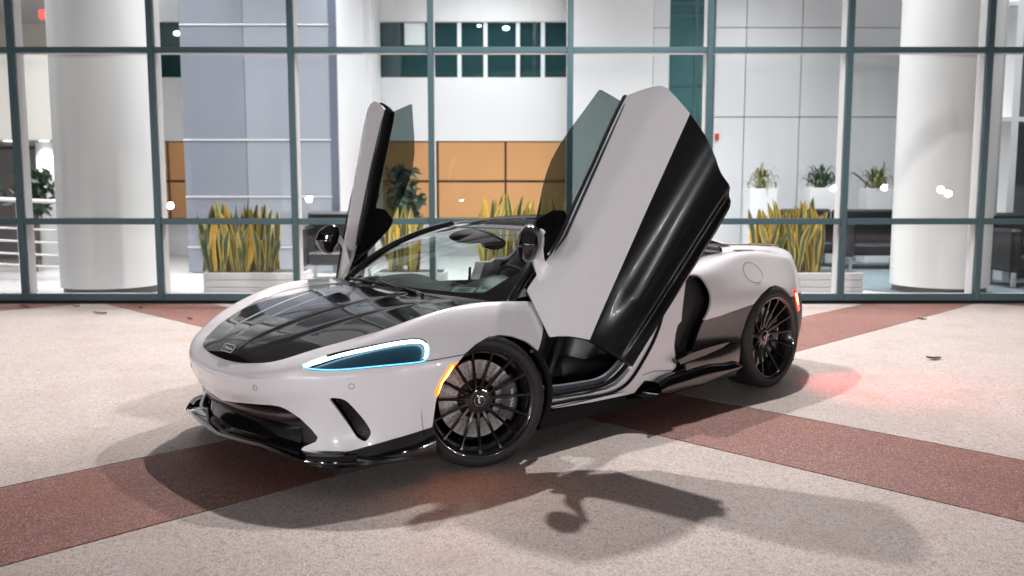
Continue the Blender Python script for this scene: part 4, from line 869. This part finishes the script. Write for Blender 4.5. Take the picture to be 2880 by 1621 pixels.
hdl = tube(spl([(.10,.60,1.12),(.18,.56,1.0),(.10,.60,.86)], 14), .012, 6)
link('seat_belt', tube(spl([(-.25,.50,1.02),(-.10,.52,.80),(.0,.55,.45)], 12), .012, 4), satin, car)

# ---- door apertures: sills, seals, jambs
Wd = lambda pts, y: [(p[0], y, p[1]) for p in pts]
for sgn in (1, -1):
    s_ = (lambda m: m) if sgn == 1 else mirrored
    jamb = [(.862,.262),(.72,.252),(.53,.243),(.36,.245),(.28,.262),(.215,.297),(.141,.345),(.06,.43),(-.02,.53),(-.10,.63),(-.16,.74),(-.20,.84),(-.36,.84),(-.345,.745),(-.325,.62),(-.322,.57),(-.285,.545),(-.262,.49),(-.252,.42),(-.268,.34),(-.275,.288),(-.236,.264),(-.115,.216),(.032,.247),(.127,.188),(.23,.185),(.234,.212),(.53,.212),(.826,.218)]
    link('door_jamb', s_(flatpoly(jamb, .905, .10)), paint, car, False)
    link('jamb_seam', s_(tube(np.array([(.05,.907,.283),(-.05,.907,.292),(-.24,.907,.268)]), .0022, 5)), satin, car)
    s1 = spl(Wd([(.875,.240),(.53,.227),(.30,.228),(.225,.246),(.16,.28),(.07,.36),(-.02,.455),(-.09,.56),(-.135,.68),(-.15,.80)], .912), 60); link('outer_seal', s_(tube(s1, .010, 8)), matte, car)
    s2 = spl(Wd([(.87,.283),(.72,.274),(.53,.268),(.36,.272),(.27,.297),(.20,.335),(.15,.37)], .880), 40); link('inner_seal', s_(tube(s2, .014, 8)), matte, car)
    s3 = spl(Wd([(.86,.315),(.72,.302),(.53,.293),(.36,.302),(.285,.33),(.225,.365),(.18,.40)], .862), 40); link('inner_trim', s_(tube(s3, .019, 8)), sealm, car)
    link('sill', s_(flatpoly([(.93,.205),(.235,.200),(.22,.165),(.05,.150),(.05,.125),(.93,.118)], .925, .2)), matte, car, False)
    link('sill_strip', s_(flatpoly([(.826,.218),(.234,.214),(.234,.196),(.53,.203)], .930, .012)), paint, car, False)
    # wheel well liners
    for (cx_, cz_, r_, x0_) in ((1.285, .335, .385, 0), (-1.3375, .355, .40, 1)):
        th = np.linspace(-.35, pi + .35, 40); lg = np.array([[(cx_ + r_ * cos(t), y, cz_ + r_ * sin(t)) for t in th] for y in (.50, .70, .90)]); link('arch_liner', s_(grid(lg)), matte, car)
        link('well_back', s_(flatpoly([(cx_ + r_ * cos(t), cz_ + r_ * sin(t)) for t in np.linspace(-.3, pi + .3, 30)], .52, .01)), matte, car, False)
    lip = tube(spl([(.972,.925,.55),(.91,.925,.47),(.868,.925,.37),(.862,.925,.28),(.89,.925,.20),(.935,.92,.14)], 24), .022, 8); link('liner_edge', s_(lip), matte, car)

# ---- doors, built shut and then swung up
NEAR_R = np.array([[0.5519, 0.6042, 0.5748], [-0.2278, 0.7722, -0.5931], [-0.8022, 0.1964, 0.5638]]); NEAR_T = np.array([-0.4982, 0.819, 0.8899])
FAR_R = np.array([[0.3605, 0.8312, 0.4233], [-0.2514, 0.5235, -0.8141], [-0.8983, 0.1871, 0.3977]]); FAR_T = np.array([-0.4188, 1.2452, 1.0703])
OUT = [(.825,.793),(.913,.648),(.963,.56),(.935,.53),(.905,.485),(.880,.435),(.861,.388),(.850,.335),(.847,.25),(.85,.125),(.6,.135),(.3,.145),(0,.155),(-.14,.165),(-.185,.178),(-.225,.205),(-.253,.245),(-.289,.297),(-.335,.36),(-.387,.471),(-.437,.599),(-.468,.70),(-.489,.775),(-.492,.81),(-.470,.845),(-.425,.89),(-.367,.935),(-.30,.928),(.072,.866),(.35,.82),(.472,.797),(.605,.792)]
def door_y(x, z):
    belt = np.interp(x, [-.4, .07, .47, .83], [.94, .866, .797, .793]); by = np.interp(x, [-.4, .07, .47, .9], [.838, .855, .865, .885])
    t = np.clip((belt - z) / (belt - .125), -.1, 1.05)
    prof = spl(np.array([[-.1, .79], [0, .836], [.10, .885], [.17, .920], [.22, .937], [.32, .946], [.48, .951], [.56, .949], [.63, .938], [.70, .917], [.76, .908], [.80, .912], [.835, .930], [.86, .945], [.89, .948], [.905, .932], [.925, .928], [.95, .950], [1.05, .948]]), u=t, t=(np.array([-.1, 0, .10, .17, .22, .32, .48, .56, .63, .70, .76, .80, .835, .86, .89, .905, .925, .95, 1.05])))[:, 1]
    front_blend = np.clip((x - .55) / .3, 0, 1); flat = np.interp(t, [0, .3, .6, 1.05], [.885, .935, .955, .95])
    return prof * (1 - front_blend) + flat * front_blend + (by - .848) * np.clip(1 - t * 3, 0, 1)
gx, gz = np.meshgrid(np.linspace(1.0, -.52, 150), np.linspace(.10, .97, 130), indexing='ij')
dv = np.stack([gx.ravel(), door_y(gx.ravel(), gz.ravel()), gz.ravel()], 1)
dg_ = grid(dv.reshape(150, 130, 3)); dg_.N = vnormals(dg_)
if dg_.N[9000][1] < 0: dg_.F = [tuple(reversed(f)) for f in dg_.F]; dg_.N = -dg_.N
dg_ = tris(dg_); dpan = clip(dg_, sdf(XZ(dg_), OUT))
WBL = [(1.0,.358),(.749,.405),(.167,.504),(-.425,.601),(-.6,.63)]
dw = clip(dpan, line_f(dpan.V, WBL) - dpan.V[:, 2]); db = clip(dpan, dpan.V[:, 2] - line_f(dpan.V, WBL))
GLASS = [(-.32,.915),(-.33,.936),(-.355,1.007),(-.379,1.080),(-.325,1.082),(-.227,1.085),(-.104,1.090),(0,1.089),(.10,1.079),(.185,1.058),(.264,1.031),(.35,.997),(.469,.952),(.58,.885),(.68,.81),(.72,.785),(.47,.775),(.07,.845)]
def glass_y(z, x): b = np.interp(x, [-.4, .07, .47, .83], [.94, .866, .797, .793]); y0 = np.interp(x, [-.4, .07, .47, .9], [.822, .839, .849, .868]); return y0 - np.clip(z - b, -.1, 1) * 1.15
for sgn, R_, T_ in ((1, NEAR_R, NEAR_T), (-1, FAR_R, FAR_T)):
    s_ = (lambda m: m) if sgn == 1 else mirrored
    U_, _, Vt_ = np.linalg.svd(R_); R_ = U_ @ Vt_; S_ = np.diag([1, sgn, 1.0]); R2 = S_ @ R_ @ S_; T2 = S_ @ T_
    d = link('door', s_(skirt(dw, .02)), paint, car)
    d.matrix_basis = Matrix(np.vstack([np.c_[R2, T2], [0, 0, 0, 1]]).tolist())
    d['label'] = 'door swung up on the near side' if sgn == 1 else 'door swung up on the far side'
    link('lower_door_panel', s_(skirt(db, .02)), mat('door_black', (0.006, 0.006, 0.007), 0.27, 0, 0.15, coat_r=.10, spec=.4), d)
    inn = Me(dpan.V - np.c_[np.zeros(len(dpan.V)), .045 + .05 * np.clip((.8 - dpan.V[:, 2]) / .5, 0, 1) * np.clip((dpan.V[:, 2] - .15) / .15, 0, 1), np.zeros(len(dpan.V))], [tuple(reversed(f)) for f in dpan.F], -dpan.N); link('inner_trim_panel', s_(skirt(inn, -.03)), satin, d)
    card = flatpoly([(.72,.74),(.80,.55),(.74,.42),(.2,.38),(-.2,.45),(-.32,.62),(-.34,.80),(.1,.78)], .83, .05); link('door_card', s_(card), leather, d, True)
    gg = np.array([[(x, 0, z) for z in np.linspace(.76, 1.11, 30)] for x in np.linspace(.76, -.40, 60)]); gg[..., 1] = glass_y(gg[..., 2], gg[..., 0]); gl = grid(gg); gl.N = vnormals(gl)
    if gl.N[900][1] < 0: gl.F = [tuple(reversed(f)) for f in gl.F]; gl.N = -gl.N
    gl = tris(gl); gl = clip(gl, sdf(XZ(gl), GLASS)); link('door_window', s_(gl), dglass, d)
    bq = spl(np.array([(-.368,.936),(-.30,.928),(.072,.866),(.35,.820),(.472,.798),(.605,.793)]), 40); bs = np.stack([bq[:, 0], door_y(bq[:, 0], bq[:, 1]) - .003, bq[:, 1] + .003], 1); link('belt_seal', s_(tube(bs, .009, 6)), satin, d)
    cap = np.stack([bq[:, 0], door_y(bq[:, 0], bq[:, 1]) - .022, bq[:, 1] - .002], 1); link('belt_cap', s_(tube(cap, .017, 8)), matte, d)
    sv = np.array([[(x, 0, z) for z in np.linspace(.74, 1.05, 40)] for x in np.linspace(.80, .15, 60)]); sv[..., 1] = glass_y(sv[..., 2], sv[..., 0]) - .010; sl = grid(sv); sl.N = vnormals(sl); sl = tris(sl)
    sl = clip(sl, sdf(XZ(sl), [(.75,.775),(.70,.81),(.60,.875),(.50,.935),(.44,.955),(.36,.915),(.34,.86),(.40,.815),(.47,.785)])); link('sail_panel', s_(skirt(sl, .012)), gloss, d)
    # mirror: base on the door, curved arm, black housing
    hp = [( .552,1.03,.962),(.60,1.05,.945),(.65,1.06,.918),(.70,1.055,.893),(.735,1.04,.878)]
    hs = []
    for (p, wv, hv) in zip(spl(hp, 13), np.interp(np.linspace(0, 1, 13), [0, .08, .3, .6, .9, 1], [.004, .040, .070, .074, .044, .004]), np.interp(np.linspace(0, 1, 13), [0, .08, .3, .6, .9, 1], [.004, .034, .056, .062, .040, .004])):
        tv = np.array([.90, 0, -.42]); av = np.array([.42, 0, .90]); bv = np.array([0, 1.0, 0])
        hs.append([p + av * hv * cos(t) + bv * wv * sin(t) for t in np.linspace(0, 2 * pi, 21)])
    hm = grid(loft(np.array(hs), 30, 40)); mo = link('mirror', s_(hm), gloss, d)
    mg = lathe([(0, .001), (0, .05)], 20)
    arm = loft(np.array([[(.545,1.035,.915),(.56,1.045,.890),(.575,1.03,.868)],[(.575,1.025,.905),(.592,1.02,.878),(.605,1.005,.850)],[(.615,.985,.880),(.632,.975,.850),(.625,.955,.828)],[(.668,.955,.860),(.668,.935,.825),(.650,.915,.790)],[(.715,.925,.815),(.70,.915,.780),(.648,.902,.745)],[(.752,.905,.768),(.745,.908,.748),(.70,.908,.733)]]), 24, 14)
    am_ = grid(arm); am_.N = vnormals(am_)
    if am_.N[150][1] < 0: am_.F = [tuple(reversed(f)) for f in am_.F]; am_.N = -am_.N
    am_ = skirt(am_, .025); link('mirror_arm', s_(am_), paint, d)

# ---- wheels
def wheel(x, y, z, R_t, rimr, half_w, turn, right, label):
    o = empty('wheel', (x, y, z), (pi if right else 0) + turn, car); o['label'] = label
    h = half_w
    tyre = lathe([(-h * .8, rimr - .012), (-h, rimr + .02), (-h * 1.02, R_t - .03), (-h * .9, R_t - .008), (-h * .6, R_t), (h * .6, R_t), (h * .86, R_t - .007), (h * .97, R_t - .022), (h * 1.02, R_t - .042), (h * 1.0, rimr + .018), (h * .93, rimr + .004), (h * .86, rimr - .006)], 96)
    tyre.F = [tuple(reversed(f)) for f in tyre.F]; t = link('tyre', tyre, rubber, o)
    grv = Me()
    for gy in (-.5, -.15, .2, .55): pass
    barrel = lathe([(-h * .8, rimr - .02), (-h * .3, rimr - .05), (h * .5, rimr - .03), (h * .80, rimr - .018), (h * .90, rimr - .012), (h * .97, rimr - .002), (h * .985, rimr + .006), (h * .94, rimr + .009)], 96); barrel.F = [tuple(reversed(f)) for f in barrel.F]
    rim = link('rim', barrel, alloy, o, True, 40)
    spk = Me(); ns = 15
    for k in range(ns):
        a = 2 * pi * k / ns + .13
        sec = []
        for r, ya, wd, dp in ((.045, h * .40, .011, .03), (.09, h * .44, .0095, .028), (.16, h * .62, .0075, .026), (rimr - .035, h * .86, .0075, .022), (rimr - .008, h * .91, .011, .016)):
            sec.append([(q, ya + u, r) for q, u in ((-wd, -dp), (-wd, -.004), (-wd * .55, 0), (wd * .55, 0), (wd, -.004), (wd, -dp))])
        sm = grid(np.array(sec)); V = sm.V.copy(); sm.V = np.stack([V[:, 2] * cos(a) - V[:, 0] * sin(a), V[:, 1], V[:, 2] * sin(a) + V[:, 0] * cos(a)], 1); spk.add(sm)
    spk.mi = None; link('spokes', spk, alloy, o, True, 30)
    hubm = lathe([(h * .1, .075), (h * .38, .072), (h * .44, .055), (h * .44, .034), (h * .50, .031), (h * .52, .026), (h * .52, .0005)], 40); hubm.F = [tuple(reversed(f)) for f in hubm.F]; link('hub', hubm, gloss, o, True, 35)
    rg = lathe([(h * .52, .0255), (h * .535, .027), (h * .52, .0285)], 40); rg.F = [tuple(reversed(f)) for f in rg.F]; link('cap_ring', rg, chrome, o)
    swo = [(-.003,-.015),(.004,-.012),(.008,-.003),(.007,.006),(.001,.016),(-.004,.013),(.001,.004),(.0,-.004),(-.006,-.010)]
    yy = h * .535; lo = Me([(p[0], yy, p[1]) for p in swo], [tuple(range(len(swo)))]); link('cap_emblem', lo, whiteink, o, False)
    for k in range(5):
        a = 2 * pi * k / 5; bo = lathe([(h * .30, .009), (h * .42, .009), (h * .43, .006), (h * .43, .0005)], 8); bo.V = bo.V + [.055 * cos(a), 0, .055 * sin(a)]; link('wheel_bolt', bo, caliperm, o)
    dr = rimr * .735; disc = lathe([(-.004, dr * .52), (.012, dr * .52), (.012, dr), (-.012, dr)], 72); disc.F = [tuple(reversed(f)) for f in disc.F]; hole = Me(); do = link('brake_disc', disc, discm, o, True, 30)
    for k in range(40):
        a = 2 * pi * k / 40
        for j in range(3):
            rr = dr * (.62 + .13 * j); aa = a + .05 * j; c = (rr * cos(aa), .0128, rr * sin(aa)); hole.add(Me([(c[0] + .0032 * cos(t), c[1], c[2] + .0032 * sin(t)) for t in np.linspace(0, 2 * pi, 7)[:-1]], [tuple(range(6))]))
    hole.mi = None; link('drill_holes', hole, satin, do, False)
    bell = lathe([(.0, .0005), (.02, .0005), (.02, dr * .5), (-.0, dr * .54)], 40); bell.F = [tuple(reversed(f)) for f in bell.F]; link('disc_bell', bell, satin, o)
    ca = [] ; side = (1 if right else -1)
    for t in np.linspace(-.62, .62, 14):
        a = (pi if not right else 0) + t
        ca.append([(r * cos(a), yv, r * sin(a)) for r, yv in ((dr * .66, .02), (dr * .66, .040), (dr * .80, .048), (dr * 1.02, .046), (dr * 1.10, .03), (dr * 1.10, -.03))])
    cm = grid(np.array(ca)); cal = link('caliper', cm, caliperm, o, True, 40)
    if not right:
        tx = text_mesh('caliper_letters', 'McLaren', .026, .0005); V = tx.V; tx.V = np.stack([-(dr * .88) + V[:, 1] * 1.0, np.full(len(V), .0505) + V[:, 2], V[:, 0]], 1); link('caliper_letters', tx, whiteink, cal, False)
    return o
wheel(1.285, .835, .3325, .3325, .266, .110, -radians(23), False, 'front wheel turned inward, nearest the camera')
wheel(1.285, -.835, .3325, .3325, .266, .110, -radians(23), True, 'front wheel on the far side')
wheel(-1.3375, .822, .355, .355, .279, .135, 0, False, 'rear wheel beside the red marker lamp')
wheel(-1.3375, -.822, .355, .355, .279, .135, 0, True, 'rear wheel on the far side')
